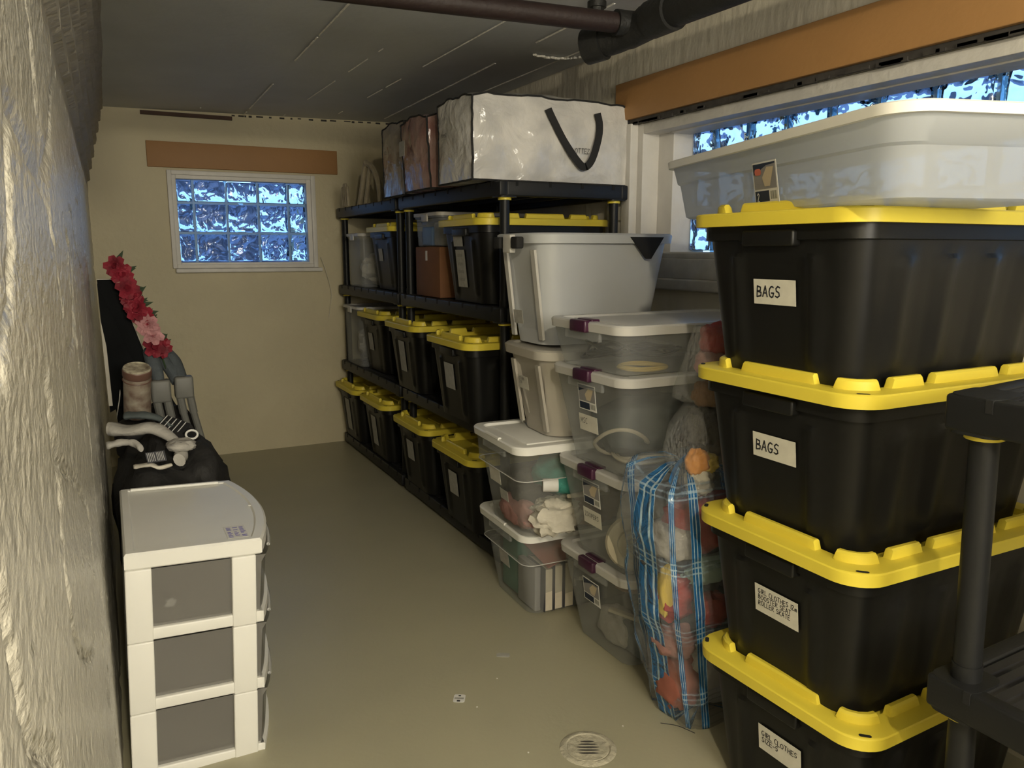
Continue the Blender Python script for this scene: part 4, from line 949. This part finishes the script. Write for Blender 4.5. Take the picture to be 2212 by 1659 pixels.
# ================================================================ plaid zip bag of clothes
def plaid_bag():
    t = thing('plaid_bag', 'tall clear bag with blue plaid bands stuffed with clothes, standing beside the tote stack', 'bag', (1.530, 1.69, 0))
    nx, nz = 72, 48; H = .73; vs = []; uv = []
    def prof(a, z):
        # a round the bag 0..1, z 0..1
        t_ = 2*PI*a; hx, hy = .170, .135
        w = .80+.30*math.sin(min(z*1.15, 1)*PI*.5)-.05*z; sx = math.copysign(abs(math.cos(t_))**.45, math.cos(t_)); sy = math.copysign(abs(math.sin(t_))**.45, math.sin(t_))
        pinch = 1-.12*max(0, (z-.8)/.2)**2
        n = noise.noise(Vector((math.cos(t_)*2, math.sin(t_)*2, z*5)))*.014+noise.noise(Vector((math.cos(t_)*6, math.sin(t_)*6, z*14)))*.006
        x = (hx*w*pinch+n)*sx; y = (hy*(w*.95+.05)*pinch+n)*sy
        x += -.085*z
        zz = z*H+.01*noise.noise(Vector((a*9, 2, z*3)))*z
        zz += .055*max(0, z-.72)/.28*max(0, math.sin(t_))**.8
        return x, y, max(zz, .002)
    g = G(); per = 2*(.39+.25)
    for k in range(nz+1):
        for i in range(nx): g.v.append(prof(i/nx, k/nz))
    for k in range(nz):
        for i in range(nx):
            j = (i+1) % nx; g.f.append((k*nx+i, k*nx+j, (k+1)*nx+j, (k+1)*nx+i))
    top = g.v[-nx:]; cx = sum(p[0] for p in top)/nx; cy = sum(p[1] for p in top)/nx; cz = sum(p[2] for p in top)/nx
    SH = [.93, .80, .62, .42, .20, .05]
    for q, f_ in enumerate(SH):
        for i, p in enumerate(top):
            g.v.append((cx+(p[0]-cx)*f_, cy+.02*(1-f_)+(p[1]-cy)*f_, p[2]*f_+(cz+.035)*(1-f_)+.016*math.sin(PI*f_)+.008*noise.noise(Vector((p[0]*30, p[1]*30, f_*5)))))
    for k in range(nz, nz+len(SH)):
        for i in range(nx):
            j = (i+1) % nx; g.f.append((k*nx+i, k*nx+j, (k+1)*nx+j, (k+1)*nx+i))
    g.v.append((0, 0, .002)); b0 = len(g.v)-1
    for i in range(nx): g.f.append((b0, (i+1) % nx, i))
    o = g.build('bag_film', 'plaid', t, 80)
    me = o.data; ul = me.uv_layers.new(name='UVMap')
    for p in me.polygons:
        vi = [me.loops[li].vertex_index for li in p.loop_indices]
        us = []
        for q in vi:
            if q >= b0: us.append(None)
            else: us.append((q % nx)/nx*per)
        mxu = max([a for a in us if a is not None])
        for li, q, uu in zip(p.loop_indices, vi, us):
            if uu is None: uu = mxu
            if mxu-uu > per*.5: uu += per
            row_ = q//nx; ul.data[li].uv = (uu, me.vertices[q].co.z if row_ <= nz else H+.14*(1-SH[min(row_-nz-1, 5)]))
    P = smoothpath([(-.20, -.06, H+.020), (-.15, -.02, H+.042), (-.09, .01, H+.060), (-.03, .03, H+.060), (.03, .04, H+.045)]); g = G(); g.add(*ribbon(P, (0, .3, 1), .014, .003)); g.build('zip_seam', 'blue', t)
    return t
plaid_bag()
cl = [('red_shirt', (1.56, 1.655, .60), (.135, .075, .085), 'red', 'red shirt with pale letters near the top of the plaid bag', 21),
      ('dark_trousers', (1.52, 1.69, .50), (.155, .085, .07), 'charcoal', 'dark trousers below the red shirt in the plaid bag', 22),
      ('mint_shirt', (1.55, 1.635, .475), (.115, .05, .05), 'mint', 'mint green shirt folded slantwise in the plaid bag', 23),
      ('pale_shirt', (1.44, 1.66, .565), (.07, .075, .06), 'whitecloth', 'grey white shirt at the upper left of the plaid bag', 24),
      ('red_sweater', (1.42, 1.665, .40), (.06, .08, .075), 'red', 'red sweater at the left middle of the plaid bag', 25),
      ('yellow_scarf', (1.385, 1.63, .43), (.022, .03, .08), 'yellowp', 'yellow scarf end pressed to the left side of the plaid bag', 26),
      ('red_plaid_shirt', (1.535, 1.615, .345), (.055, .04, .05), 'red', 'red checked shirt in the middle of the plaid bag', 27),
      ('brown_jacket', (1.55, 1.69, .30), (.15, .085, .09), 'charcoal', 'dark brown jacket around the middle of the plaid bag', 28),
      ('pink_blouse', (1.425, 1.655, .26), (.055, .07, .055), 'pink', 'pink top low on the left of the plaid bag', 29),
      ('grey_blanket', (1.56, 1.67, .15), (.145, .085, .13), 'whitecloth', 'grey knitted blanket at the bottom right of the plaid bag', 30),
      ('dark_fleece', (1.53, 1.72, .33), (.135, .075, .30), 'charcoal', 'dark fleece filling the middle of the plaid bag', 32),
      ('rust_trousers', (1.435, 1.66, .13), (.055, .075, .09), 'coverr', 'rust coloured trousers at the bottom left of the plaid bag', 31)]
objs = {}
for nm, c, s, m, lb, sd in cl: objs[nm] = lump(nm, (c[0]-.005-.07*c[2]/.7, c[1]+.01, c[2]), (s[0]*1.1, s[1]*1.05, s[2]*1.05), m, lb, 'clothes', sd, .006, .20, 2.6)
gl = writing('MS', .055, lw=.22, slant=0).build('lettering', 'pink', objs['red_shirt'], 0); place(gl, (1.545, 1.572, .575), (0, 0, 1), (-1, -.25, 0))
# ================================================================ upper film bag of small toys, wedged beside the stack
t = thing('film_bag', 'narrow clear plastic bag of small toys wedged between latch boxes and tote stack', 'bag', (1.440, 1.638, .735))
R = []; 
for k in range(24):
    z = k/23; w = (.035+.085*math.sin(PI*min(1, z*1.4+.12))) if z < .55 else (.115-.055*(z-.55)/.45)
    cx = .0+.03*z; n = 26; ringp = []
    for i in range(n):
        a = 2*PI*i/n; f = 1+.12*noise.noise(Vector((math.cos(a)*2, math.sin(a)*2, z*7))); ringp.append((cx+w*f*math.cos(a), w*.62*f*math.sin(a), z*.44))
    R.append(ringp)
g = G(); g.add(*loft(R)); g.build('bag_film', 'film', t, 80)
lump('orange_toy', (1.415, 1.620, .800), (.035, .030, .040), 'orangep', 'orange and yellow pointed toy in the narrow film bag', 'toy', 41, amp=.22)
lump('yellow_toy', (1.452, 1.615, .795), (.030, .025, .030), 'yellowp', 'yellow soft toy beside the orange one in the film bag', 'toy', 42, amp=.22)
lump('cream_toy', (1.430, 1.625, .745), (.045, .035, .045), 'creamcloth', 'cream soft toy at the bottom of the narrow film bag', 'toy', 43, amp=.22, freq=3.4)
lump('dark_toy', (1.445, 1.64, .895), (.060, .045, .060), 'charcoal', 'dark toy in the middle of the narrow film bag', 'toy', 44, amp=.22)
lump('brown_toy', (1.462, 1.64, .985), (.05, .04, .04), 'brown', 'brown soft toy near the neck of the narrow film bag', 'toy', 45, amp=.22)
lump('red_soft_toy', (1.515, 1.67, 1.130), (.055, .05, .05), 'red', 'red soft toy wrapped in film above the yellow lid', 'toy', 46, amp=.16)
lump('pink_soft_toy', (1.505, 1.67, 1.065), (.06, .05, .045), 'pink', 'pink soft toy below the red one beside the tote stack', 'toy', 47, amp=.16)
lump('toy_heap', (1.80, 1.72, .90), (.13, .055, .13), 'brown', 'brown heap of wrapped toys behind the narrow film bag', 'toy', 48, .73)
lump('toy_heap', (1.80, 1.70, .37), (.12, .055, .38), 'charcoal', 'dark heap of wrapped toys behind the plaid bag top', 'toy', 49, .004)

# ================================================================ white three drawer cart
t = thing('drawer_cart', 'white plastic three drawer cart with smoky drawers beside the left wall', 'drawer cart', (0, 0, 0))
cx0, cx1, cy0, cy1, TH_ = -.043, .290, 2.075, 2.68, .632
t.location = (cx0, cy0, 0.0); DX, DY = cx1-cx0, cy1-cy0
t.rotation_euler = (0, math.radians(2.4), 0)
def bow(y, w): return .050*(1-((y-DY/2)/(DY/2))**2)
# top with bowed front (+x)
g = G(); n = 16
prof = [(0, 0)]+[(DX+.0+bow(DY*k/n, 0), DY*k/n) for k in range(n+1)]+[(0, DY)]
P = [(x, y) for x, y in prof]
def inset(P, d):
    c = Vector((DX/2, DY/2)); return [((x-c.x)*(1-d/(DX/2))+c.x, (y-c.y)*(1-d/(DY/2))+c.y) for x, y in P]
R = [[(x, y, .588) for x, y in inset(P, .004)], [(x, y, .592) for x, y in P], [(x, y, TH_-.006) for x, y in P], [(x, y, TH_) for x, y in inset(P, .005)], [(x, y, TH_) for x, y in inset(P, .022)], [(x, y, TH_-.004) for x, y in inset(P, .026)]]
g.add(*loft(R)); g.box(.03, DX-.04, DY-.032, DY-.018, TH_-.003, TH_+.006, b=.003); g.build('top', 'wplastic', t)
g = G(); 
levels = [.0, .197, .392, .588]
for z in levels[:-1]:
    g.box(.0, DX+.004, 0, .03, z+.002, z+.034, b=.004); g.box(.0, DX+.004, DY-.03, DY, z+.002, z+.034, b=.004)
    g.add(*loft([[(x, y, z+.004) for x, y in inset(P, .004)], [(x, y, z+.016) for x, y in inset(P, .004)]]))
g.build('tier', 'wplastic', t)
for z in levels[:-1]:
    PF = [(DX+bow(DY*q/16, 0)-.004, DY*q/16, z+.019) for q in range(0, 17)]; g = G(); g.add(*ribbon(PF, (0, 0, 1), .030, .012)); g.build('front_lip', 'wplastic', t)
for (a, b) in ((0, .062), (DX-.078, DX-.016)):
    for (c, d) in ((-.003, .03), (DY-.03, DY+.003)):
        for k in range(3):
            g = G(); g.box(a, b, c, d, levels[k]+.0005, levels[k+1]-.0005, b=.004); g.build('corner_post', 'wplastic', t)
for k in range(3):
    z0, z1 = levels[k]+.020, levels[k+1]-.006
    d = bpy.data.objects.new('drawer', None)
    g = G(); PX = [(x, y) for x, y in inset(P, .006)]
    PX = [(x-(0 if x > DX*.8 else -.004), min(max(y, .012), DY-.012)) for x, y in PX]
    g.add(*loft([[(x+(.004 if x > DX*.8 else 0), y, z0) for x, y in PX], [(x, y, z0+.01) for x, y in PX], [(x+(.006 if x > DX*.8 else 0), y, z1-.02) for x, y in PX], [(x+(.018 if x > DX*.8 else 0), y, z1) for x, y in PX]], True, False))
    dr = g.build('drawer', 'smoke', t)
    g = G(); PF = [(DX+bow(DY*q/12, 0)+.006, DY*q/12, z1-.006) for q in range(2, 11)]; g.add(*tube(PF, .005, 8)); g.build('drawer_pull', 'milky', dr)
sticker(t, (DX-.055, .085, TH_-.0035), (1, .0, 0), (0, 1, 0), .055, .10, 'paperw')
for c in t.children:
    if c.name.startswith('label'):
        rnd = random.Random(3); gg_ = G()
        for r_ in range(3):
            for k in range(9):
                if rnd.random() < .8: x = -.022+r_*.017; gg_.box(x, x+.012*rnd.uniform(.6, 1.1), -.044+k*.0095, -.044+k*.0095+.0035, .0009, .0013)
        gg_.build('printed_mark', 'blueink', c, 0)
g = G(); g.add(*lathe([(.0045, 0), (.005, .002), (.003, .003)], 12)); o = g.build('snap_button', 'wlid', t); o.location = (DX+.015, DY*.5, TH_-.002)
lump('smoky_trinket', (.10, 2.26, .455), (.028, .03, .04), 'charcoal', 'small dark trinket inside the top drawer of the white cart', 'trinket', 51, .42)
lump('foil_scrap', (.085, 2.20, .43), (.014, .012, .012), 'paperw', 'small shiny foil scrap inside the top drawer of the white cart', 'foil', 52, .42, .6)

# ================================================================ pile behind the cart
lump('black_duffel', (.165, 3.12, .37), (.215, .43, .385), 'blackfab', 'large black duffel bag behind the white drawer cart', 'bag', 61, .004, .18, 2.0, 44, 26)
lump('dark_satchel', (.165, 3.78, .36), (.185, .20, .37), 'blackfab', 'black bag standing behind the duffel under the leaning panels', 'bag', 62, .004, .15, 2.0, 36, 22)
# socks and gloves
def cloth_strip(name, P, w, th, m, label, cat='glove'):
    g = G(); path = smoothpath(P, 5); fr = frames(path); R = []
    for i, (p, u_, v_) in enumerate(fr):
        s = i/(len(fr)-1); ww = w*(.75+.35*math.sin(s*5+1))*(.7 if s < .06 or s > .95 else 1); tt = th*(1+.4*noise.noise(Vector((s*8, w*30, 0))))
        side = Vector((u_.x, u_.y, u_.z*.4)).normalized(); upv = Vector((0, 0, 1)); R.append([tuple(p+side*ww*math.cos(a)+upv*tt*math.sin(a)) for a in [2*PI*k/12 for k in range(12)]])
    g.add(*loft(R)); return tag(g.build(name, m, None, 60), label, cat)
cloth_strip('white_sock', [(-.034, 3.0, .765), (.03, 2.98, .756), (.103, 2.95, .763), (.157, 2.9, .734), (.185, 2.85, .70), (.172, 2.8, .675)], .044, .020, 'whitecloth', 'grey white sock lying bent over the black duffel', 'sock')
lump('white_sock', (.185, 2.85, .715), (.050, .055, .022), 'whitecloth', 'short folded grey sock at the right of the bent sock', 'sock', 71, None, .2, 3.0)
cloth_strip('grey_glove', [(.02, 3.15, .777), (.082, 3.13, .777), (.134, 3.1, .764), (.176, 3.05, .734)], .036, .012, 'slate', 'striped dark glove laid behind the socks on the duffel', 'glove')
cloth_strip('grey_glove', [(-.045, 2.85, .738), (.0, 2.85, .745), (.039, 2.83, .742), (.058, 2.8, .728)], .020, .012, 'whitecloth', 'thin grey glove cuff in front of the bent sock', 'glove')
cloth_strip('small_cloth', [(.03, 2.78, .674), (.081, 2.78, .675), (.107, 2.765, .665), (.144, 2.78, .667)], .020, .006, 'creamcloth', 'small pale rag hanging over the duffel edge behind the cart', 'cloth')
# striped woven labels
t = thing('striped_tag', 'dark label with fine white lines lying on the sock', 'tag', (.100, 2.79, .697)); t.rotation_euler = (math.radians(38), 0, math.radians(8))
g = G(); g.box(-.030, .030, -.022, .022, 0, .002); g.build('tag_patch', 'cover', t, 0)
g = G()
for k in range(5): g.box(-.026+.0052*k, -.0245+.0052*k, -.018, .018, .002, .0026); g.box(.003+.0048*k, .0045+.0048*k, -.018, .018, .002, .0026)
g.build('printed_line', 'paperw', t, 0)
t = thing('striped_strap', 'black webbing strap with white stripes behind the socks', 'strap', (.165, 3.05, .742)); t.rotation_euler = (math.radians(25), math.radians(20), math.radians(-28))
g = G(); g.box(-.04, .055, -.045, .045, 0, .004, b=.0015); g.build('webbing', 'strap', t)
g = G()
for k in range(5): g.box(-.036+k*.018, -.033+k*.018, -.043, .043, .004, .005)
g.build('white_stripe', 'paperw', t, 0)
g = G(); g.add(*tube([(.232+.020*math.cos(a), 3.0+.01*math.sin(a), .715+.014*math.sin(a)) for a in [2*PI*k/16 for k in range(16)]], .004, 6, True)); tag(g.build('metal_ring', 'wlid'), 'small bright ring at the end of the striped strap', 'ring')
# patterned tin
t = thing('spice_tin', 'tall patterned tin with mottled lid on the pile by the left wall', 'tin', (.066, 3.33, .742))
t.rotation_euler = (math.radians(19), math.radians(3), 0)
g = G(); g.add(*lathe([(.046, 0), (.049, .004), (.049, .165), (.048, .170)], 30)); g.build('tin_body', 'tin', t)
g = G(); g.add(*lathe([(.050, .172), (.052, .178), (.052, .200), (.050, .203)], 30)); g.build('tin_band', 'tinband', t)
g = G(); g.add(*lathe([(.050, .203), (.049, .208), (.046, .210), (.045, .206)], 30)); g.build('tin_lid', 'tinlid', t)
g = G(); g.add(*tube([(.0495*math.cos(a), .0495*math.sin(a), .158) for a in [2*PI*k/30 for k in range(30)]], .0025, 6, True)); g.build('tin_ring', 'tinband', t)
lump('pile_support', (.06, 3.36, .64), (.09, .10, .10), 'blackfab', 'dark folded bag under the patterned tin', 'bag', 63, .1, .1)
# leaning panels
def slab(name, a, b, c, d, th, m, label, cat, edge=None):
    A_, B_, C_, D_ = map(Vector, (a, b, c, d)); nrm = (B_-A_).cross(D_-A_).normalized()*th
    t = thing(name, label, cat, tuple(A_)); g = G()
    L_ = [p-A_ for p in (A_, B_, C_, D_)]
    g.add([tuple(p) for p in L_]+[tuple(p+nrm) for p in L_], [(0, 1, 2, 3), (7, 6, 5, 4), (0, 4, 5, 1), (1, 5, 6, 2), (2, 6, 7, 3), (3, 7, 4, 0)]); g.build('panel', m, t, 0)
    if edge:
        g = G(); g.add(*ribbon([tuple(p+nrm*.5) for p in (L_[1], L_[2])], tuple(nrm), th*1.3, .004)); g.add(*ribbon([tuple(p+nrm*.5) for p in (L_[2], L_[3])], tuple(nrm), th*1.3, .004)); g.build('pale_edge', edge, t, 0)
    return t
slab('picture_frame', (.0, 3.62, .56), (.155, 3.62, .83), (.030, 3.62, 1.262), (-.036, 3.62, 1.262), .012, 'frameblk', 'tall black framed panel leaning on the left wall, pale edge showing', 'picture frame', 'frameedge')
slab('picture_frame', (-.030, 3.55, .72), (.115, 3.55, .80), (-.01, 3.55, 1.17), (-.036, 3.55, 1.25), .006, 'frameblk', 'thin dark board leaning in front of the black framed panel', 'board')
slab('picture_frame', (-.032, 3.48, .76), (-.018, 3.48, .76), (-.022, 3.48, 1.00), (-.036, 3.48, 1.12), .004, 'frameedge', 'pale narrow board wedged between dark panels and left wall', 'board')
# blue grey padded arms with buckles
def padded(P, r, label, bx):
    t = thing('chair_arm', label, 'folding chair', P[0]); o0 = Vector(P[0]); path = smoothpath([tuple(Vector(p)-o0) for p in P], 6)
    g = G(); g.add(*tube(path, [r*(.75+.35*math.sin(PI*min(1, k/(len(path)-1)*.9+.15))) for k in range(len(path))], 12)); g.build('padded_sleeve', 'greypad', t)
    e = Vector(P[-1])-o0
    g = G(); g.box(e.x-.035, e.x+.04, e.y-.03, e.y+.03, e.z-.075, e.z+.02, b=.010); g.build('buckle', 'greyplast', t)
    for k, dx in enumerate((-.018, .022)):
        g = G(); g.add(*tube([(e.x+dx, e.y-.01, e.z-.05), (e.x+dx+.012, e.y-.01, e.z-.14)], .017, 10)); g.add(*tube([(e.x+dx+.010, e.y-.01, e.z-.13), (e.x+dx+.045, e.y, e.z-.30)], .0145, 10)); g.build('prong', 'greyplast', t)
    return t
padded([(.207, 3.68, .935), (.222, 3.65, .91), (.236, 3.62, .885), (.255, 3.56, .83)], .030, 'blue grey padded chair arm with grey forked buckle, right of the two', 0)
padded([(.135, 3.62, .96), (.145, 3.58, .92), (.154, 3.55, .885), (.162, 3.50, .83)], .028, 'blue grey padded chair arm with grey forked buckle, left of the two', 0)
t = thing('chair_arm', 'thick slate padded tube rising between the two buckled arms', 'folding chair', (.160, 3.66, .955))
g = G(); g.add(*tube(smoothpath([(0, 0, 0), (.028, -.03, -.04), (.055, -.06, -.085), (.075, -.09, -.13)]), .026, 12)); g.build('padded_sleeve', 'greypad', t)
lump('side_bag', (.245, 3.36, .33), (.08, .22, .34), 'charcoal', 'dark side bag drooping to the right of the duffel pile', 'bag', 64, .004, .16)
# small dark sandals seen left of the tin
cloth_strip('sandal', [(-.035, 3.21, .765), (-.034, 3.22, .82), (-.037, 3.22, .86)], .014, .010, 'charcoal', 'dark sandal standing on end left of the tin', 'shoe')
cloth_strip('sandal', [(-.007, 3.21, .765), (.004, 3.21, .815), (.012, 3.22, .857)], .014, .010, 'whitecloth', 'pale edged sandal standing next to the tin', 'shoe')
# flower garland
def petal_ring(g, c, ax, r, n, op, seed):
    ax = Vector(ax).normalized(); a = ax.orthogonal().normalized(); b = ax.cross(a); rnd = random.Random(seed)
    for k in range(n):
        t0 = 2*PI*(k+rnd.uniform(-.2, .2))/n; d = a*math.cos(t0)+b*math.sin(t0); s = ax.cross(d)
        base = Vector(c); m1 = base+d*r*.45*op+ax*r*.45; tip = base+d*r*op+ax*r*(1.0-op*.55)*rnd.uniform(.8, 1.1); w = r*.45
        g.add([tuple(base), tuple(m1-s*w+ax*r*.1), tuple(m1-ax*r*.12), tuple(m1+s*w+ax*r*.1), tuple(tip-s*w*.55), tuple(tip-ax*r*.10), tuple(tip+s*w*.55)], [(0, 2, 1), (0, 3, 2), (1, 2, 5, 4), (2, 3, 6, 5)])
t = thing('flower_garland', 'garland of artificial crimson and pink flowers leaning on the black panel', 'flowers', (.04, 3.58, 1.28))
GP = [(-.005, 0, .035), (.012, 0, .005), (.030, -.01, -.055), (.048, 0, -.095), (.062, -.01, -.130), (.082, 0, -.165), (.055, -.01, -.150), (.096, -.01, -.205), (.110, -.01, -.255), (.112, -.01, -.300), (.136, 0, -.305)]
for i, (x, y, z) in enumerate(GP):
    m = 'rosep' if i in (7, 8) else 'rose'
    g = G(); s = .046 if i else .044; ax = (random.uniform(-.3, .5), -1, random.uniform(-.1, .5))
    petal_ring(g, (x, y, z), ax, s, 6, 1.0, i); petal_ring(g, (x, y, z), ax, s*.85, 5, .65, i+20); petal_ring(g, (x, y, z), ax, s*.7, 4, .35, i+40)
    o = g.build('flower', m, t, 40)
    if m == 'rosep': o['label'] = 'pale pink flower'
for i in range(30):
    k = i % len(GP); x, y, z = GP[k]; g = G(); a = random.uniform(-.6, 1.4); d = Vector((math.cos(a), .2, math.sin(a))); s = d.cross(Vector((0, 1, 0))).normalized()
    c = Vector((x, y+.012, z)); Lf = random.uniform(.045, .075); g.add([tuple(c), tuple(c+d*Lf*.5-s*.011), tuple(c+d*Lf*.5+Vector((0, -.004, 0))), tuple(c+d*Lf*.5+s*.011), tuple(c+d*Lf)], [(0, 2, 1), (0, 3, 2), (1, 2, 4), (2, 3, 4)])
    g.build('leaf', 'leaf', t, 0)
g = G(); g.add(*tube(smoothpath([(x, .01, z) for x, y, z in GP[:6]]+[(.13, .01, -.30), (.16, .01, -.42)]), .004, 6)); g.build('stem', 'leaf', t)

# ================================================================ on the floor
t = thing('floor_drain', 'round painted over floor drain with slotted grate in the near floor', 'drain', (1.098, 1.66, 0))
g = G(); R_ = .068
vs, fs = lathe([(R_+.012, 0.0005), (R_+.006, .004), (R_-.004, .0045), (R_-.008, .002)], 48); g.add(vs, fs); g.build('drain_ring', 'drain', t)
g = G()
g.add(*lathe([(R_-.009, .001), (R_-.010, .0035), (.0, .0038)], 40)); g.build('grate', 'drain', t)
dirx = Vector((math.cos(-yaw), math.sin(-yaw), 0))
for k in range(5):
    off = -.026+.013*k; ln = (.042, .05, .048, .042, .03)[k]
    g = G(); n = Vector((-dirx.y, dirx.x, 0)); c = n*off; rnd = random.Random(k); P1 = []; P2 = []
    for q in range(9):
        s = -1+2*q/8; w_ = (.0028*(1-abs(s)**3))+.0003; P1.append(tuple(c+dirx*ln*s*.5*1.3+n*(w_+rnd.uniform(0, .001))+Vector((0, 0, .0042)))); P2.append(tuple(c+dirx*ln*s*.5*1.3-n*w_+Vector((0, 0, .0042))))
    g.add(P1+P2, [(q, q+1, 9+q+1, 9+q) for q in range(8)]); g.build('slot', 'grime', t, 0)
def floor_card(name, x, y, w, h, rz, m, label, cat):
    g = G(); pts = rr(w/2, h/2, .006, 3); g.add(*loft([[(a, b, 0.0003) for a, b in pts], [(a, b, .0013) for a, b in pts]])); o = tag(g.build(name, m, None, 0), label, cat); o.location = (x, y, 0.0005); o.rotation_euler = (0, 0, rz); return o
floor_card('paper_scrap', 1.115, 2.225, .046, .026, -yaw-.05, 'paper_dim', 'small pale paper scrap stuck flat on the floor', 'paper')
o = floor_card('white_sticker', .8755, 2.052, .036, .042, -yaw-.05, 'paperw', 'small white sticker with black marks on the floor', 'sticker')
g = G(); g.box(-.004, .004, .010, .016, .0015, .0018); g.box(-.006, .004, -.019, -.011, .0015, .0018); g.build('black_mark', 'ink', o, 0)
g = G(); 
for k in range(3): g.box(-.015, .014, -.005+.0035*k, -.003+.0035*k, .0015, .0017)
g.build('print_line', 'ink_faint', o, 0)
g = G(); g.add(*tube(smoothpath([(1.352, 1.66, .002), (1.385, 1.63, .002), (1.40, 1.60, .002), (1.41, 1.575, .002)]), .0011, 5)); tag(g.build('dark_thread', 'ink'), 'thin dark thread on the floor near the plaid bag', 'thread')
for i, (x, y) in enumerate(((.905, 1.985), (1.245, 1.70), (1.03, 2.10), (.94, 1.72))):
    g = G(); g.add(*blob((0, 0, .002), (.003, .0035, .002), .4, 3, i, 8, 5)); o = tag(g.build('crumb', 'paper'), ['pale crumb just right of the white sticker', 'pale crumb between the drain and the plaid bag', 'pale crumb between the sticker and latch boxes', 'tiny crumb left of the floor drain'][i], 'crumb', 'crumbs on the floor'); o.location = (x, y, 0)

# ================================================================ every loose piece its own part; pieces too small to pick apart stay joined
def islands(me):
    n = len(me.vertices); par = list(range(n))
    def find(a):
        while par[a] != a: par[a] = par[par[a]]; a = par[a]
        return a
    for e in me.edges:
        a, b = find(e.vertices[0]), find(e.vertices[1])
        if a != b: par[a] = b
    d = {}
    for p in me.polygons: d.setdefault(find(p.vertices[0]), []).append(p.index)
    return list(d.values())
CACHE = {}
def split_mesh(me):
    if me.name in CACHE: return CACHE[me.name]
    out = []
    for fl in islands(me):
        mp = {}; vs = []; fs = []
        for fi in fl:
            f = []
            for v in me.polygons[fi].vertices:
                if v not in mp: mp[v] = len(vs); vs.append(tuple(me.vertices[v].co))
                f.append(mp[v])
            fs.append(f)
        m2 = bpy.data.meshes.new(me.name); m2.from_pydata(vs, [], fs); m2.polygons.foreach_set('use_smooth', [True]*len(fs)); m2.update(); m2.set_sharp_from_angle(angle=math.radians(35))
        for mm in me.materials: m2.materials.append(mm)
        out.append(m2)
    CACHE[me.name] = out
    return out
RENAME = {'slat_grill': 'slat'}
SPLIT = {'grip', 'latch', 'handle_rim', 'ridge', 'side_latch', 'collar', 'slat_grill', 'finger', 'folded_arm', 'lid_slot', 'window_frame', 'inner_frame', 'jamb', 'head_board', 'tier'}
STUFF = {'rim_notch', 'joint', 'printed_line', 'print_line', 'paint_seam', 'paint_flake', 'bar_code', 'white_stripe', 'black_mark', 'printed_mark', 'faint_line', 'pale_edge', 'socket'}
for o in list(COL.objects):
    if o.type != 'MESH': continue
    base = o.name.split('.')[0]
    if base in STUFF: o['kind'] = 'stuff'
    if base in SPLIT and o.parent:
        parts = split_mesh(o.data)
        if len(parts) < 2: continue
        for i, me in enumerate(parts):
            if i == 0: o.data = me; 
            else:
                c = o.copy(); c.data = me; COL.objects.link(c)
        if base in RENAME: pass
for o in list(COL.objects):
    if o.name.split('.')[0] == 'slat_grill': o.name = 'slat'
